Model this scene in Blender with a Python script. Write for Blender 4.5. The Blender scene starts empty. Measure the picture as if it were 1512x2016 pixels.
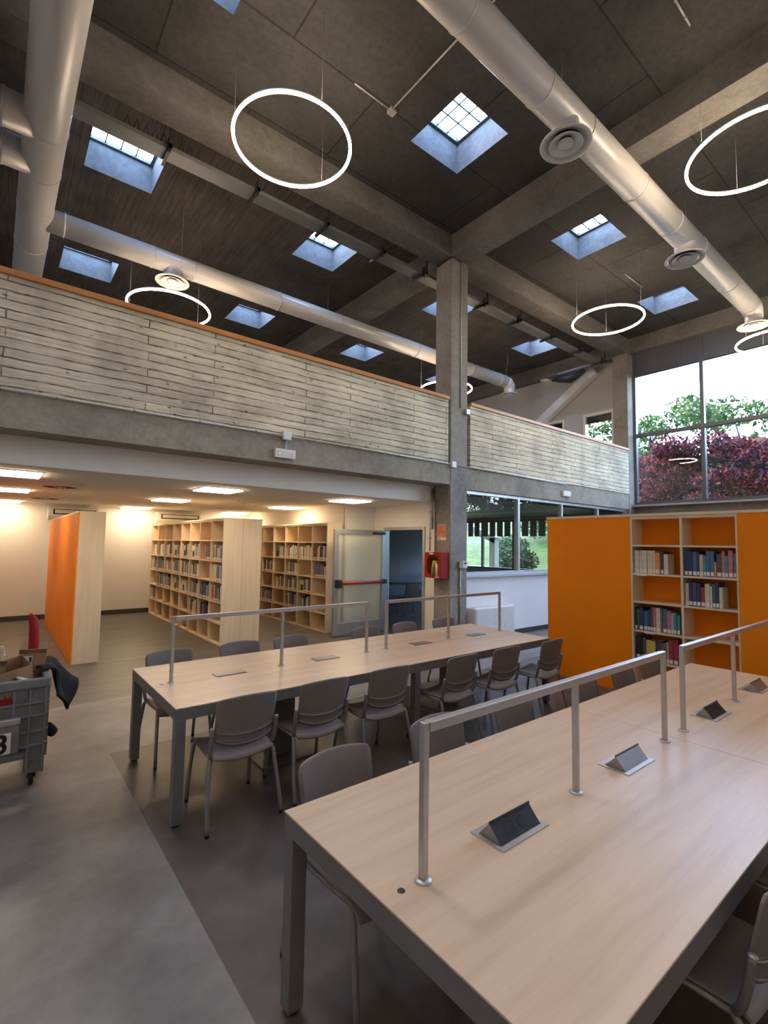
import bpy, math, random
from mathutils import Vector, Matrix
random.seed(7)
C = bpy.context.scene.collection
SC = bpy.context.scene
PI = math.pi

# ------------------------------------------------------------------ mesh helper
class MB:
    def __init__(s): s.v = []; s.f = []; s.m = []; s.sm = []
    def face(s, idx, m=0, smooth=False): s.f.append(idx); s.m.append(m); s.sm.append(smooth)
    def box(s, x0, x1, y0, y1, z0, z1, m=0, M=None):
        b = len(s.v)
        p = [(x0,y0,z0),(x1,y0,z0),(x1,y1,z0),(x0,y1,z0),(x0,y0,z1),(x1,y0,z1),(x1,y1,z1),(x0,y1,z1)]
        if M is not None: p = [tuple(M @ Vector(q)) for q in p]
        s.v += p
        for q in ((0,3,2,1),(4,5,6,7),(0,1,5,4),(1,2,6,5),(2,3,7,6),(3,0,4,7)): s.face([b+i for i in q], m)
        return s
    def quad(s, a, b, c, d, m=0):
        n = len(s.v); s.v += [tuple(a),tuple(b),tuple(c),tuple(d)]; s.face([n,n+1,n+2,n+3], m); return s
    def tube(s, pts, r, n=10, m=0, caps=True, closed=False):
        P = [Vector(p) for p in pts]; k = len(P); b = len(s.v); prev = None
        R = r if isinstance(r, (list, tuple)) else [r]*k
        for i, p in enumerate(P):
            if closed: d = (P[(i+1) % k]-P[i-1])
            else: d = (P[min(i+1,k-1)]-P[max(i-1,0)])
            d.normalize()
            if prev is None:
                u = d.orthogonal().normalized() if abs(d.z) > .9 else d.cross(Vector((0,0,1))).normalized()
            else:
                u = (prev - d*prev.dot(d)).normalized()
            prev = u; w = d.cross(u)
            for j in range(n):
                a = 2*PI*j/n; s.v.append(tuple(p + (u*math.cos(a)+w*math.sin(a))*R[i]))
        for i in range(k if closed else k-1):
            i2 = (i+1) % k
            for j in range(n):
                j2 = (j+1) % n
                s.face([b+i*n+j, b+i*n+j2, b+i2*n+j2, b+i2*n+j], m, True)
        if caps and not closed:
            s.face([b+j for j in range(n)][::-1], m); s.face([b+(k-1)*n+j for j in range(n)], m)
        return s
    def lathe(s, prof, c=(0,0,0), n=32, m=0):
        b = len(s.v)
        for (r, z) in prof:
            for j in range(n):
                a = 2*PI*j/n; s.v.append((c[0]+r*math.cos(a), c[1]+r*math.sin(a), c[2]+z))
        for i in range(len(prof)-1):
            for j in range(n):
                j2 = (j+1) % n; s.face([b+i*n+j, b+i*n+j2, b+(i+1)*n+j2, b+(i+1)*n+j], m, True)
        return s
    def disc(s, r, c, n=32, m=0, up=False):
        b = len(s.v)
        for j in range(n):
            a = 2*PI*j/n; s.v.append((c[0]+r*math.cos(a), c[1]+r*math.sin(a), c[2]))
        q = [b+j for j in range(n)]; s.face(q if up else q[::-1], m); return s
    def grid(s, fn, nu, nv, m=0, thick=0.0, smooth=True):
        """surface fn(u,v)->point, u,v in 0..1, given a thickness along its normal"""
        P = [[Vector(fn(i/nu, j/nv)) for j in range(nv+1)] for i in range(nu+1)]
        def nrm(i, j):
            a = P[min(i+1,nu)][j]-P[max(i-1,0)][j]; c = P[i][min(j+1,nv)]-P[i][max(j-1,0)]
            return a.cross(c).normalized()
        W = nv+1; b = len(s.v)
        for i in range(nu+1):
            for j in range(W): s.v.append(tuple(P[i][j]))
        for i in range(nu):
            for j in range(nv): s.face([b+i*W+j, b+(i+1)*W+j, b+(i+1)*W+j+1, b+i*W+j+1], m, smooth)
        if thick:
            b2 = len(s.v)
            for i in range(nu+1):
                for j in range(W): s.v.append(tuple(P[i][j]-nrm(i,j)*thick))
            for i in range(nu):
                for j in range(nv): s.face([b2+i*W+j+1, b2+(i+1)*W+j+1, b2+(i+1)*W+j, b2+i*W+j], m, smooth)
            ring = [(i,0) for i in range(nu+1)]+[(nu,j) for j in range(1,W)]+[(i,nv) for i in range(nu-1,-1,-1)]+[(0,j) for j in range(nv-1,0,-1)]
            for k in range(len(ring)):
                i, j = ring[k]; i2, j2 = ring[(k+1) % len(ring)]
                s.face([b+i2*W+j2, b+i*W+j, b2+i*W+j, b2+i2*W+j2], m)
        return s
    def build(s, name, mats, parent=None, bevel=0, seg=2):
        me = bpy.data.meshes.new(name); me.from_pydata(s.v, [], s.f)
        if not isinstance(mats, (list, tuple)): mats = [mats]
        for q in mats: me.materials.append(q)
        me.polygons.foreach_set('material_index', s.m); me.polygons.foreach_set('use_smooth', s.sm)
        me.update()
        o = bpy.data.objects.new(name, me); C.objects.link(o)
        if parent is not None: o.parent = parent
        if bevel:
            b = o.modifiers.new('bevel', 'BEVEL'); b.width = bevel; b.segments = seg; b.limit_method = 'ANGLE'; b.angle_limit = 0.7
        return o

def tag(o, label, cat, group=None, kind=None):
    o['label'] = label; o['category'] = cat
    if group: o['group'] = group
    if kind: o['kind'] = kind
    return o
def thing(name, label, cat, loc=(0,0,0), rz=0, group=None):
    o = bpy.data.objects.new(name, None); C.objects.link(o); o.location = loc; o.rotation_euler = (0,0,rz)
    o.empty_display_size = .1
    return tag(o, label, cat, group)
def struct(o): o['kind'] = 'structure'; return o
def dup(root, loc, rz, label, group=None):
    r = root.copy(); C.objects.link(r); r.location = loc; r.rotation_euler = (0,0,rz); r['label'] = label
    if group: r['group'] = group
    for ch in list(root.children):
        c = ch.copy(); C.objects.link(c); c.parent = r
        for g in list(ch.children):
            d = g.copy(); C.objects.link(d); d.parent = c
    return r
ORD = ['first','second','third','fourth','fifth','sixth','seventh','eighth','ninth','tenth','eleventh','twelfth','thirteenth','fourteenth','fifteenth','sixteenth','seventeenth']
NUM = ['zero','one','two','three','four','five','six','seven','eight','nine']

# ------------------------------------------------------------------ materials
class NT:
    def __init__(s, name):
        s.m = bpy.data.materials.new(name); s.m.use_nodes = True; s.t = s.m.node_tree; s.t.nodes.clear()
        s.out = s.n('ShaderNodeOutputMaterial'); s.b = s.n('ShaderNodeBsdfPrincipled')
        s.l(s.b.outputs[0], s.out.inputs[0])
    def n(s, t, **k):
        q = s.t.nodes.new(t)
        for a, v in k.items(): setattr(q, a, v)
        return q
    def l(s, a, b): s.t.links.new(a, b)
    def coord(s, scale=(1,1,1), loc=(0,0,0), rot=(0,0,0)):
        tc = s.n('ShaderNodeTexCoord'); mp = s.n('ShaderNodeMapping')
        mp.inputs['Scale'].default_value = scale; mp.inputs['Location'].default_value = loc; mp.inputs['Rotation'].default_value = rot
        s.l(tc.outputs['Object'], mp.inputs[0]); return mp.outputs[0]
    def noise(s, vec, scale, detail=5, rough=.6):
        q = s.n('ShaderNodeTexNoise'); q.inputs['Scale'].default_value = scale; q.inputs['Detail'].default_value = detail; q.inputs['Roughness'].default_value = rough
        s.l(vec, q.inputs['Vector']); return q.outputs['Fac']
    def ramp(s, fac, stops):
        q = s.n('ShaderNodeValToRGB'); e = q.color_ramp.elements
        while len(e) < len(stops): e.new(.5)
        for i, (p, c) in enumerate(stops): e[i].position = p; e[i].color = (*c, 1)
        s.l(fac, q.inputs[0]); return q.outputs[0]
    def mix(s, fac, a, b, mode='MIX'):
        q = s.n('ShaderNodeMix', data_type='RGBA', blend_type=mode)
        if isinstance(fac, (int, float)): q.inputs[0].default_value = fac
        else: s.l(fac, q.inputs[0])
        for i, x in ((6, a), (7, b)):
            if isinstance(x, tuple): q.inputs[i].default_value = (*x, 1)
            else: s.l(x, q.inputs[i])
        return q.outputs[2]
    def math(s, op, a, b=0.0):
        q = s.n('ShaderNodeMath', operation=op)
        for i, x in ((0, a), (1, b)):
            if isinstance(x, (int, float)): q.inputs[i].default_value = x
            else: s.l(x, q.inputs[i])
        return q.outputs[0]
    def bump(s, h, dist=.01, st=.5):
        q = s.n('ShaderNodeBump'); q.inputs['Distance'].default_value = dist; q.inputs['Strength'].default_value = st
        s.l(h, q.inputs['Height']); s.l(q.outputs[0], s.b.inputs['Normal'])
    def base(s, c):
        if isinstance(c, tuple): s.b.inputs['Base Color'].default_value = (*c, 1)
        else: s.l(c, s.b.inputs['Base Color'])
    def set(s, rough=.5, metal=0.0, spec=.5):
        s.b.inputs['Roughness'].default_value = rough; s.b.inputs['Metallic'].default_value = metal
        s.b.inputs['Specular IOR Level'].default_value = spec; return s.m

def plain(name, c, rough=.5, metal=0.0, var=.06, scale=8, spec=.5):
    t = NT(name); v = t.coord(); f = t.noise(v, scale, 3)
    a = tuple(max(0, x*(1-var)) for x in c); b = tuple(min(1, x*(1+var)) for x in c)
    t.base(t.ramp(f, [(.3, a), (.7, b)])); return t.set(rough, metal, spec)
def emit(name, c, st):
    t = NT(name); t.base((.8,.8,.8)); t.b.inputs['Emission Color'].default_value = (*c, 1); t.b.inputs['Emission Strength'].default_value = st
    return t.set(.5)
def brickcoord(t, ax):
    """object coordinates with the axes named in ax fed to the brick texture's x and y"""
    tc = t.n('ShaderNodeTexCoord'); sp = t.n('ShaderNodeSeparateXYZ'); cb = t.n('ShaderNodeCombineXYZ')
    t.l(tc.outputs['Object'], sp.inputs[0])
    t.l(sp.outputs['XYZ'.index(ax[0])], cb.inputs[0]); t.l(sp.outputs['XYZ'.index(ax[1])], cb.inputs[1]); return cb.outputs[0]
def bricks(t, vec, w, h, mortar, off=.5, c1=(1,1,1), c2=(.8,.8,.8), cm=(0,0,0), smooth=.1):
    q = t.n('ShaderNodeTexBrick'); q.offset = off
    for k, v in (('Scale', 1.0), ('Brick Width', w), ('Row Height', h), ('Mortar Size', mortar), ('Mortar Smooth', smooth), ('Bias', 0.0)): q.inputs[k].default_value = v
    q.inputs['Color1'].default_value = (*c1, 1); q.inputs['Color2'].default_value = (*c2, 1); q.inputs['Mortar'].default_value = (*cm, 1)
    t.l(vec, q.inputs['Vector']); return q

def concrete(name, c, seam=None, ax='XY', dark=.66, bumpy=.35):
    t = NT(name); v = t.coord()
    f1 = t.noise(v, 1.1, 6, .65); f2 = t.noise(v, 14, 5, .7); f3 = t.noise(v, 60, 2)
    lo = tuple(x*dark for x in c); hi = tuple(min(1, x*1.25) for x in c)
    col = t.ramp(f1, [(.28, lo), (.5, c), (.75, hi)])
    col = t.mix(.35, col, t.ramp(f2, [(.35, (.35,.34,.33)), (.65, (1,1,1))]), 'MULTIPLY')
    h = t.math('ADD', t.math('MULTIPLY', f2, .6), t.math('MULTIPLY', f3, .25))
    if seam:
        b = bricks(t, brickcoord(t, ax), seam[0], seam[1], seam[2], seam[3], (1,1,1), (.86,.85,.84), (.42,.40,.38))
        col = t.mix(.9, col, b.outputs['Color'], 'MULTIPLY'); h = t.math('SUBTRACT', h, b.outputs['Fac'])
    t.base(col); t.bump(h, .01, bumpy); return t.set(.85, 0, .25)

def board_concrete(name, c, ax, w, hgt, joint, contrast=.7, knots=True, line=.9, grain=.45):
    """concrete cast against rough planks: uneven courses, dark joints, knots and wood grain"""
    t = NT(name); bc = brickcoord(t, ax)
    nz = t.n('ShaderNodeTexNoise'); nz.inputs['Scale'].default_value = 2.2; nz.inputs['Detail'].default_value = 4; t.l(bc, nz.inputs['Vector'])
    mm = t.n('ShaderNodeVectorMath', operation='MULTIPLY_ADD'); t.l(nz.outputs['Color'], mm.inputs[0]); mm.inputs[1].default_value = (.05,.035,0); t.l(bc, mm.inputs[2])
    b = bricks(t, mm.outputs[0], w, hgt, joint, .37, (1,1,1), (contrast,)*3, (1,1,1), .8)
    gm = t.n('ShaderNodeMapping'); gm.inputs['Scale'].default_value = (1.6, 34, 1); t.l(mm.outputs[0], gm.inputs[0])
    g = t.noise(gm.outputs[0], 1.0, 7, .68)
    f1 = t.noise(t.coord(), 1.6, 5); f2 = t.noise(t.coord(), 7, 4)
    lo = tuple(x*.66 for x in c); hi = tuple(min(1, x*1.2) for x in c)
    col = t.ramp(f1, [(.3, lo), (.5, c), (.72, hi)])
    col = t.mix(1.0, col, b.outputs['Color'], 'MULTIPLY')
    jf = t.math('MULTIPLY', b.outputs['Fac'], t.ramp(f2, [(.32, (.25,.25,.25)), (.6, (1,1,1))]))
    col = t.mix(t.math('MULTIPLY', jf, line), col, (.09,.08,.065))
    col = t.mix(grain, col, t.ramp(g, [(.36, (.36,.34,.31)), (.6, (1,1,1))]), 'MULTIPLY')
    h = t.math('SUBTRACT', t.math('MULTIPLY', g, .8), t.math('MULTIPLY', jf, 1.6))
    if knots:
        km = t.n('ShaderNodeMapping'); km.inputs['Scale'].default_value = (4.6, 9.5, 1); t.l(mm.outputs[0], km.inputs[0])
        vo = t.n('ShaderNodeTexVoronoi'); vo.inputs['Scale'].default_value = 1.0; t.l(km.outputs[0], vo.inputs['Vector'])
        k = t.ramp(vo.outputs['Distance'], [(.06, (.2,.18,.15)), (.14, (1,1,1))])
        col = t.mix(.8, col, k, 'MULTIPLY')
    t.base(col); t.bump(h, .014, .7); return t.set(.85, 0, .25)

def wood(name, c1, c2, rough=.35, axis='X', spec=.4):
    t = NT(name); sc = {'X': (.7, 9, 9), 'Z': (9, 9, .7), 'Y': (9, .7, 9)}[axis]
    v = t.coord(sc); f = t.noise(v, 1.6, 6, .6); f2 = t.noise(t.coord(tuple(x*4 for x in sc)), 3, 4)
    col = t.ramp(f, [(.3, c2), (.55, c1), (.8, tuple(min(1, x*1.06) for x in c1))])
    col = t.mix(.2, col, t.ramp(f2, [(.3, (.8,.75,.7)), (.6, (1,1,1))]), 'MULTIPLY')
    t.base(col); return t.set(rough, 0, spec)

def glass(name, tint=(1,1,1), ior=1.45, rough=0.0, extra=0.0):
    m = bpy.data.materials.new(name); m.use_nodes = True; t = m.node_tree; t.nodes.clear()
    o = t.nodes.new('ShaderNodeOutputMaterial'); mx = t.nodes.new('ShaderNodeMixShader'); lw = t.nodes.new('ShaderNodeLayerWeight')
    tr = t.nodes.new('ShaderNodeBsdfTransparent'); gl = t.nodes.new('ShaderNodeBsdfGlossy')
    tr.inputs['Color'].default_value = (*tint, 1); gl.inputs['Roughness'].default_value = rough
    gl.inputs['Color'].default_value = (1,1,1,1)
    lw.inputs['Blend'].default_value = .5; f0 = ((ior-1)/(ior+1))**2*1.8       # two surfaces, the same from either side
    pw = t.nodes.new('ShaderNodeMath'); pw.operation = 'POWER'; pw.inputs[1].default_value = 5; t.links.new(lw.outputs['Facing'], pw.inputs[0])
    ma = t.nodes.new('ShaderNodeMath'); ma.operation = 'MULTIPLY_ADD'; ma.inputs[1].default_value = 1-f0; ma.inputs[2].default_value = f0; t.links.new(pw.outputs[0], ma.inputs[0])
    fac = ma.outputs[0]
    if extra:
        ad = t.nodes.new('ShaderNodeMath'); ad.operation = 'ADD'; ad.inputs[1].default_value = extra; ad.use_clamp = True
        t.links.new(fac, ad.inputs[0]); fac = ad.outputs[0]
    t.links.new(fac, mx.inputs[0]); t.links.new(tr.outputs[0], mx.inputs[1]); t.links.new(gl.outputs[0], mx.inputs[2]); t.links.new(mx.outputs[0], o.inputs[0])
    return m

def leafmat(name, cols, trans=.35):
    t = NT(name); g = t.n('ShaderNodeNewGeometry')
    n = len(cols); col = t.ramp(g.outputs['Random Per Island'], [((i+.5)/n, c) for i, c in enumerate(cols)])
    t.base(col); t.set(.6, 0, .2)
    tl = t.n('ShaderNodeBsdfTranslucent'); t.l(col, tl.inputs[0]); mx = t.n('ShaderNodeMixShader'); mx.inputs[0].default_value = trans
    t.l(t.b.outputs[0], mx.inputs[1]); t.l(tl.outputs[0], mx.inputs[2]); t.l(mx.outputs[0], t.out.inputs[0]); return t.m

# light strengths in one place
RING, PANEL, SKY = 66.0, 20.5, 5.5

M = {}
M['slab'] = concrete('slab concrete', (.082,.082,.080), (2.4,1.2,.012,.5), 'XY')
M['slab_boards'] = board_concrete('board marked ceiling concrete', (.120,.105,.096), 'YX', 3.2, .10, .006, .82, False, .45, .7)
M['well'] = concrete('light well concrete', (.19,.19,.19), None, 'XY', .5)
M['beam'] = concrete('gallery beam concrete', (.36,.325,.265))
M['roofbeam'] = concrete('roof beam concrete', (.205,.195,.178))
M['pillar'] = concrete('pillar concrete', (.33,.305,.27), None)
M['boards'] = board_concrete('board formed parapet concrete', (.84,.745,.565), 'XZ', 2.1, .098, .011, .84)
M['wall'] = plain('white plaster', (.80,.77,.72), .8, 0, .02, 2, .2)
M['cold_wall'] = plain('white emulsion', (.92,.92,.92), .7, 0, .02, 2, .2)
M['drop'] = plain('off white plaster', (.86,.82,.75), .8, 0, .03, 2, .2)
M['grey_wall'] = plain('pale grey plaster', (.50,.49,.48), .8, 0, .03, 2, .2)
M['slate_wall'] = plain('slate blue paint', (.20,.22,.26), .6, 0, .04, 2)
M['black'] = plain('black rubber', (.02,.02,.022), .6)
M['skirt'] = plain('dark vinyl skirting', (.05,.047,.045), .5)
M['maple'] = wood('maple laminate', (.80,.66,.47), (.72,.57,.39), .38, 'Z')
M['maple_h'] = wood('maple shelf laminate', (.80,.66,.47), (.72,.57,.39), .38, 'Y')
M['table'] = wood('maple table laminate', (.73,.535,.36), (.64,.45,.29), .36, 'X', .5)
M['orange'] = plain('orange laminate', (.95,.262,.004), .5, 0, .05, 1.5, .2)
M['tan_panel'] = plain('orange stained shelf back', (.70,.40,.16), .5)
M['cap'] = wood('orange timber handrail', (.52,.22,.07), (.42,.17,.05), .4, 'X')
M['chair'] = plain('taupe plastic', (.225,.192,.176), .45, 0, .05, 20, .4)
M['chairframe'] = plain('taupe powder coat', (.26,.24,.23), .4, .3, .04, 20)
M['tframe'] = plain('graphite powder coat', (.20,.19,.185), .45, .25)
M['alu'] = plain('satin aluminium', (.52,.50,.48), .38, .7)
M['alu_light'] = plain('pale aluminium', (.68,.72,.75), .4, .35)
M['lid'] = plain('grey metal lid', (.33,.32,.31), .4, .6)
M['steel'] = plain('galvanised steel', (.45,.47,.49), .42, .7)
M['tray'] = plain('dull zinc', (.20,.205,.21), .5, .5)
M['conduit'] = plain('grey conduit', (.55,.54,.52), .4, .3)
M['duct'] = plain('white painted sheet metal', (.68,.66,.64), .34, .1, .03, 1.5, .5)
M['white'] = plain('white plastic', (.82,.81,.79), .4)
M['cream'] = plain('cream plastic', (.74,.70,.62), .45)
M['dark'] = plain('dark metal', (.045,.045,.05), .45, .4)
M['frame_dark'] = plain('grey window frame', (.12,.13,.15), .45, .3)
M['red'] = plain('red enamel', (.33,.014,.011), .6, 0, .06, 8, .25)
M['redbar'] = plain('red push bar', (.40,.035,.04), .35)
M['poster'] = plain('orange red poster paper', (.72,.19,.07), .7)
M['cart'] = plain('grey scuffed plastic', (.20,.20,.195), .6, 0, .18, 6, .3)
M['cardboard'] = plain('brown cardboard', (.40,.26,.15), .8, 0, .08, 5, .1)
M['paper'] = plain('white paper', (.80,.78,.74), .7)
M['cloth'] = plain('black jacket cloth', (.025,.027,.032), .8, 0, .3, 15, .2)
M['yellow'] = plain('yellow green plastic', (.62,.58,.10), .5)
M['ink'] = plain('black ink', (.012,.012,.012), .6)
M['bark'] = plain('bark', (.06,.045,.04), .9, 0, .3, 12, .1)
M['ring'] = emit('warm led ring', (1,.765,.53), RING)
M['panel'] = emit('led panel diffuser', (1,.76,.50), PANEL)
M['led_green'] = emit('green pilot light', (.1,1,.25), 1.5)
M['glass'] = glass('clear window glass', (.60,.615,.61), 1.5)
M['roofglass'] = glass('clear skylight glass', (.96,.98,.98), 1.45)
M['mirrorglass'] = glass('classroom window glass', (.80,.86,.85), 1.6)
M['doorglass'] = glass('greenish door glass', (.90,.96,.92), 1.6)
def milky(m, c, f):
    t = m.node_tree; o = [n for n in t.nodes if n.type == 'OUTPUT_MATERIAL'][0]; src = o.inputs[0].links[0].from_socket
    d = t.nodes.new('ShaderNodeBsdfDiffuse'); d.inputs[0].default_value = (*c, 1); mx = t.nodes.new('ShaderNodeMixShader'); mx.inputs[0].default_value = f
    t.links.new(src, mx.inputs[1]); t.links.new(d.outputs[0], mx.inputs[2]); t.links.new(mx.outputs[0], o.inputs[0])
milky(M['doorglass'], (.74,.82,.75), .32)
M['maple_leaf'] = leafmat('red maple leaves', [(.018,.005,.013),(.03,.007,.018),(.055,.010,.02),(.13,.018,.02),(.34,.07,.05),(.045,.008,.017),(.022,.006,.016)], .45)  # bright reds and dark purples put lit and shaded leaves into the colour
M['green_leaf'] = leafmat('green leaves', [(.02,.045,.014),(.035,.07,.018),(.06,.10,.025),(.10,.14,.04),(.03,.055,.02)], .4)
M['bush_leaf'] = leafmat('bush leaves', [(.01,.022,.008),(.018,.036,.01),(.03,.055,.015)], .3)

def floor_mat():
    t = NT('mottled vinyl floor'); v = t.coord((1,1,1))
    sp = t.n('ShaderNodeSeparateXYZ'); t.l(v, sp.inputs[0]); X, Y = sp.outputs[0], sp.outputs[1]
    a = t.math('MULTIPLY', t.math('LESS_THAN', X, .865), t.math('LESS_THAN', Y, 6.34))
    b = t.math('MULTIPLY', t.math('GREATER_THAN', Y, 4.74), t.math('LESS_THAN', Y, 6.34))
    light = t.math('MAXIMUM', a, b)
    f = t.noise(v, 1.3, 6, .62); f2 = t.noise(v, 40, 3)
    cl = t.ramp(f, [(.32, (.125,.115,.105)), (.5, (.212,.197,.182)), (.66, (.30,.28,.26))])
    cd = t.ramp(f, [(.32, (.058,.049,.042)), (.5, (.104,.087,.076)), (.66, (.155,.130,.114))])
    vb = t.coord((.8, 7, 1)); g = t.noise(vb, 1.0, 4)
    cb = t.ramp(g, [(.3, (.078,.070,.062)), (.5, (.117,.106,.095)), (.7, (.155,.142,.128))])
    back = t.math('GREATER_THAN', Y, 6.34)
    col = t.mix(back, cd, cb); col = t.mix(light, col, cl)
    col = t.mix(.25, col, t.ramp(f2, [(.3, (.75,.75,.75)), (.7, (1,1,1))]), 'MULTIPLY')
    t.base(col); t.b.inputs['Coat Weight'].default_value = .12; t.b.inputs['Coat Roughness'].default_value = .3
    return t.set(.42, 0, .4)
M['floor'] = floor_mat()
def tile_mat():
    t = NT('mineral fibre ceiling tiles'); b = bricks(t, brickcoord(t, 'XY'), .6, .6, .012, 0, (.90,.885,.85), (.87,.855,.82), (.95,.94,.91))
    t.base(b.outputs['Color']); return t.set(.85, 0, .2)
M['tiles'] = tile_mat()
def grass_mat():
    t = NT('lawn'); v = t.coord(); f = t.noise(v, 3, 6); t.base(t.ramp(f, [(.3, (.020,.033,.008)), (.55, (.048,.070,.017)), (.75, (.085,.105,.03))])); return t.set(.9, 0, .1)
M['lawn'] = grass_mat()

def S(name, b, mat, parent=None, bevel=0): return struct(b.build(name, mat, parent, bevel))
def B(*a): return MB().box(*a)

# ------------------------------------------------------------------ building shell
XL, XR, YF, YB = -3.6, 13.8, -3.6, 13.45
ZS, ZB, ZG = 7.63, 7.21, 8.13       # slab underside, beam underside, skylight glass
S('floor', B(XL, XR+.2, YF, YB+.15, -.15, 0), M['floor'])

SX = [-2.8, .79, 4.40, 7.99, 11.60]; SW = .975
SY_H = [.43, 4.03]; SY_M = [7.63, 11.30]
def slab(name, y0, y1, rows, mats):
    xs = sorted([XL, XR+.2]+[x for a in SX for x in (a, a+SW)]); ys = sorted([y0, y1]+[y for a in rows for y in (a, a+SW)])
    hole = lambda i, j: any(abs(xs[i]-a) < 1e-6 for a in SX) and any(abs(ys[j]-a) < 1e-6 for a in rows)
    m = MB(); z0, z1 = ZS, 8.18
    for i in range(len(xs)-1):
        for j in range(len(ys)-1):
            a, b, c, d = xs[i], xs[i+1], ys[j], ys[j+1]
            if hole(i, j):
                m.quad((a,c,z0),(a,d,z0),(a,d,z1),(a,c,z1),1); m.quad((b,d,z0),(b,c,z0),(b,c,z1),(b,d,z1),1)
                m.quad((b,c,z0),(a,c,z0),(a,c,z1),(b,c,z1),1); m.quad((a,d,z0),(b,d,z0),(b,d,z1),(a,d,z1),1)
            else:
                m.quad((a,d,z0),(b,d,z0),(b,c,z0),(a,c,z0)); m.quad((a,c,z1),(b,c,z1),(b,d,z1),(a,d,z1))
    return S(name, m, mats)
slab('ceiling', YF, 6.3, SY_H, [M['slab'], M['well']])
slab('ceiling_mezzanine', 6.3, YB, SY_M, [M['slab_boards'], M['well']])
wi = 3
PORT = []
for row in (SY_H, SY_M):
    for y in row:
        for x in SX:
            f = MB(); r = .045
            f.box(x, x+SW, y, y+r, ZG-.03, ZG+.03); f.box(x, x+SW, y+SW-r, y+SW, ZG-.03, ZG+.03)
            f.box(x, x+r, y+r, y+SW-r, ZG-.03, ZG+.03); f.box(x+SW-r, x+SW, y+r, y+SW-r, ZG-.03, ZG+.03)
            for k in (1, 2, 3):
                q = x+r+(SW-2*r)*k/4; f.box(q-.009, q+.009, y+r, y+SW-r, ZG-.008, ZG+.006)
                q = y+r+(SW-2*r)*k/4; f.box(x+r, x+SW-r, q-.009, q+.009, ZG-.0085, ZG+.0065)
            fr = S('window_%d' % wi, f, M['frame_dark']); wi += 1
            S('window_glass', MB().quad((x+r,y+r,ZG+.008),(x+SW-r,y+r,ZG+.008),(x+SW-r,y+SW-r,ZG+.008),(x+r,y+SW-r,ZG+.008)), M['roofglass'], fr)
            PORT.append(((x+SW/2, y+SW/2, 8.175), (0,0,0), SW, SW))

S('beam_longitudinal', B(XL, XR+.2, 6.1, 6.5, ZB, ZS), M['roofbeam'])
for i, x in enumerate((-.78, 6.42, 13.55)):
    m = MB(); m.box(x, x+.43, YF, 6.1, ZB, ZS); m.box(x, x+.43, 6.5, YB, ZB, ZS); S('beam_cross_%d' % (i+1), m, M['roofbeam'])
S('pillar_middle', B(6.42, 6.87, 6.09, 6.5, 0, ZB), M['pillar'], None, .012)
S('pillar_end', B(13.42, 13.85, 6.09, 6.5, 0, ZB), M['pillar'], None, .012)
S('pillar_start', B(-.78, -.35, 6.09, 6.5, 0, ZB), M['pillar'], None, .012)
# gallery: edge beam, parapet, slab
S('beam_gallery', MB().box(XL, 6.42, 6.1, 6.5, 2.905, 3.27).box(6.87, 13.42, 6.1, 6.5, 2.85, 3.27), M['beam'])
S('parapet_boards', MB().box(XL, 6.345, 6.08, 6.24, 3.27, 4.45).box(6.94, 13.40, 6.08, 6.24, 3.27, 4.45), M['boards'])
for nm, x0, x1 in (('parapet_handrail_long', XL, 6.35), ('parapet_handrail_short', 6.935, 13.40)):
    S(nm, B(x0, x1, 6.05, 6.27, 4.45, 4.515), M['cap'], None, .006)
S('gallery_slab', B(XL, XR, 6.5, YB, 2.98, 3.27), M['slab'])
# outer walls
S('wall_back', B(XL, XR, YB, YB+.15, 0, 8.18), M['wall'])
S('wall_left', B(XL-.2, XL, YF, YB+.15, -.15, 8.18), M['wall'])
S('wall_front', B(XL, XR+.2, YF-.2, YF, -.15, 8.18), M['wall'])
m = MB()   # end wall, hall half: concrete under the tall window
m.box(XR, XR+.2, YF, 6.3, -.15, 2.98)
S('wall_end', m, M['beam'])
m = MB()   # end wall, gallery half with two upper openings and one for the classroom below
for (a, b, c, d) in ((6.3,6.62,4.3,5.8),(7.56,8.18,4.3,5.8),(9.7,YB,4.3,5.8),(6.3,YB,5.8,8.18),(6.3,YB,2.7,4.3),(6.3,7.4,.0,2.7),(13.1,YB,0,2.7),(7.4,13.1,-.15,1.0)):
    m.box(XR, XR+.2, a, b, c, d)
S('wall_end_gallery', m, M['grey_wall'])
# tall hall window
m = MB(); x0, x1 = 13.74, 13.86
m.box(x0, x1, YF, 6.09, 2.98, 3.06); m.box(x0, x1, YF, 6.09, 6.58, 6.66)
for y in (6.02, 4.36, 2.70, 1.04, -.62, -2.28): m.box(x0, x1, y, y+.085, 3.06, 6.58); 
for y0, y1 in ((4.445,6.02),(2.785,4.36),(1.125,2.70),(-.535,1.04),(-2.195,-.62),(YF,-2.28)): m.box(x0, x1, y0, y1, 4.86, 4.95)
w1 = S('window_1', m, M['frame_dark'])
S('window_glass', MB().quad((13.80,YF,3.06),(13.80,6.09,3.06),(13.80,6.09,6.58),(13.80,YF,6.58)), M['glass'], w1)
m = MB().box(13.78, 13.9, YF, 6.09, 6.66, ZB)
for y in (6.02, 4.36, 2.70, 1.04, -.62, -2.28): m.box(13.74, 13.78, y, y+.085, 6.66, ZB)
S('window_spandrel', m, M['frame_dark'], w1)
S('window_sill', B(13.6, 13.8, YF, 6.09, 2.93, 2.98), M['alu'], w1)
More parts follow.
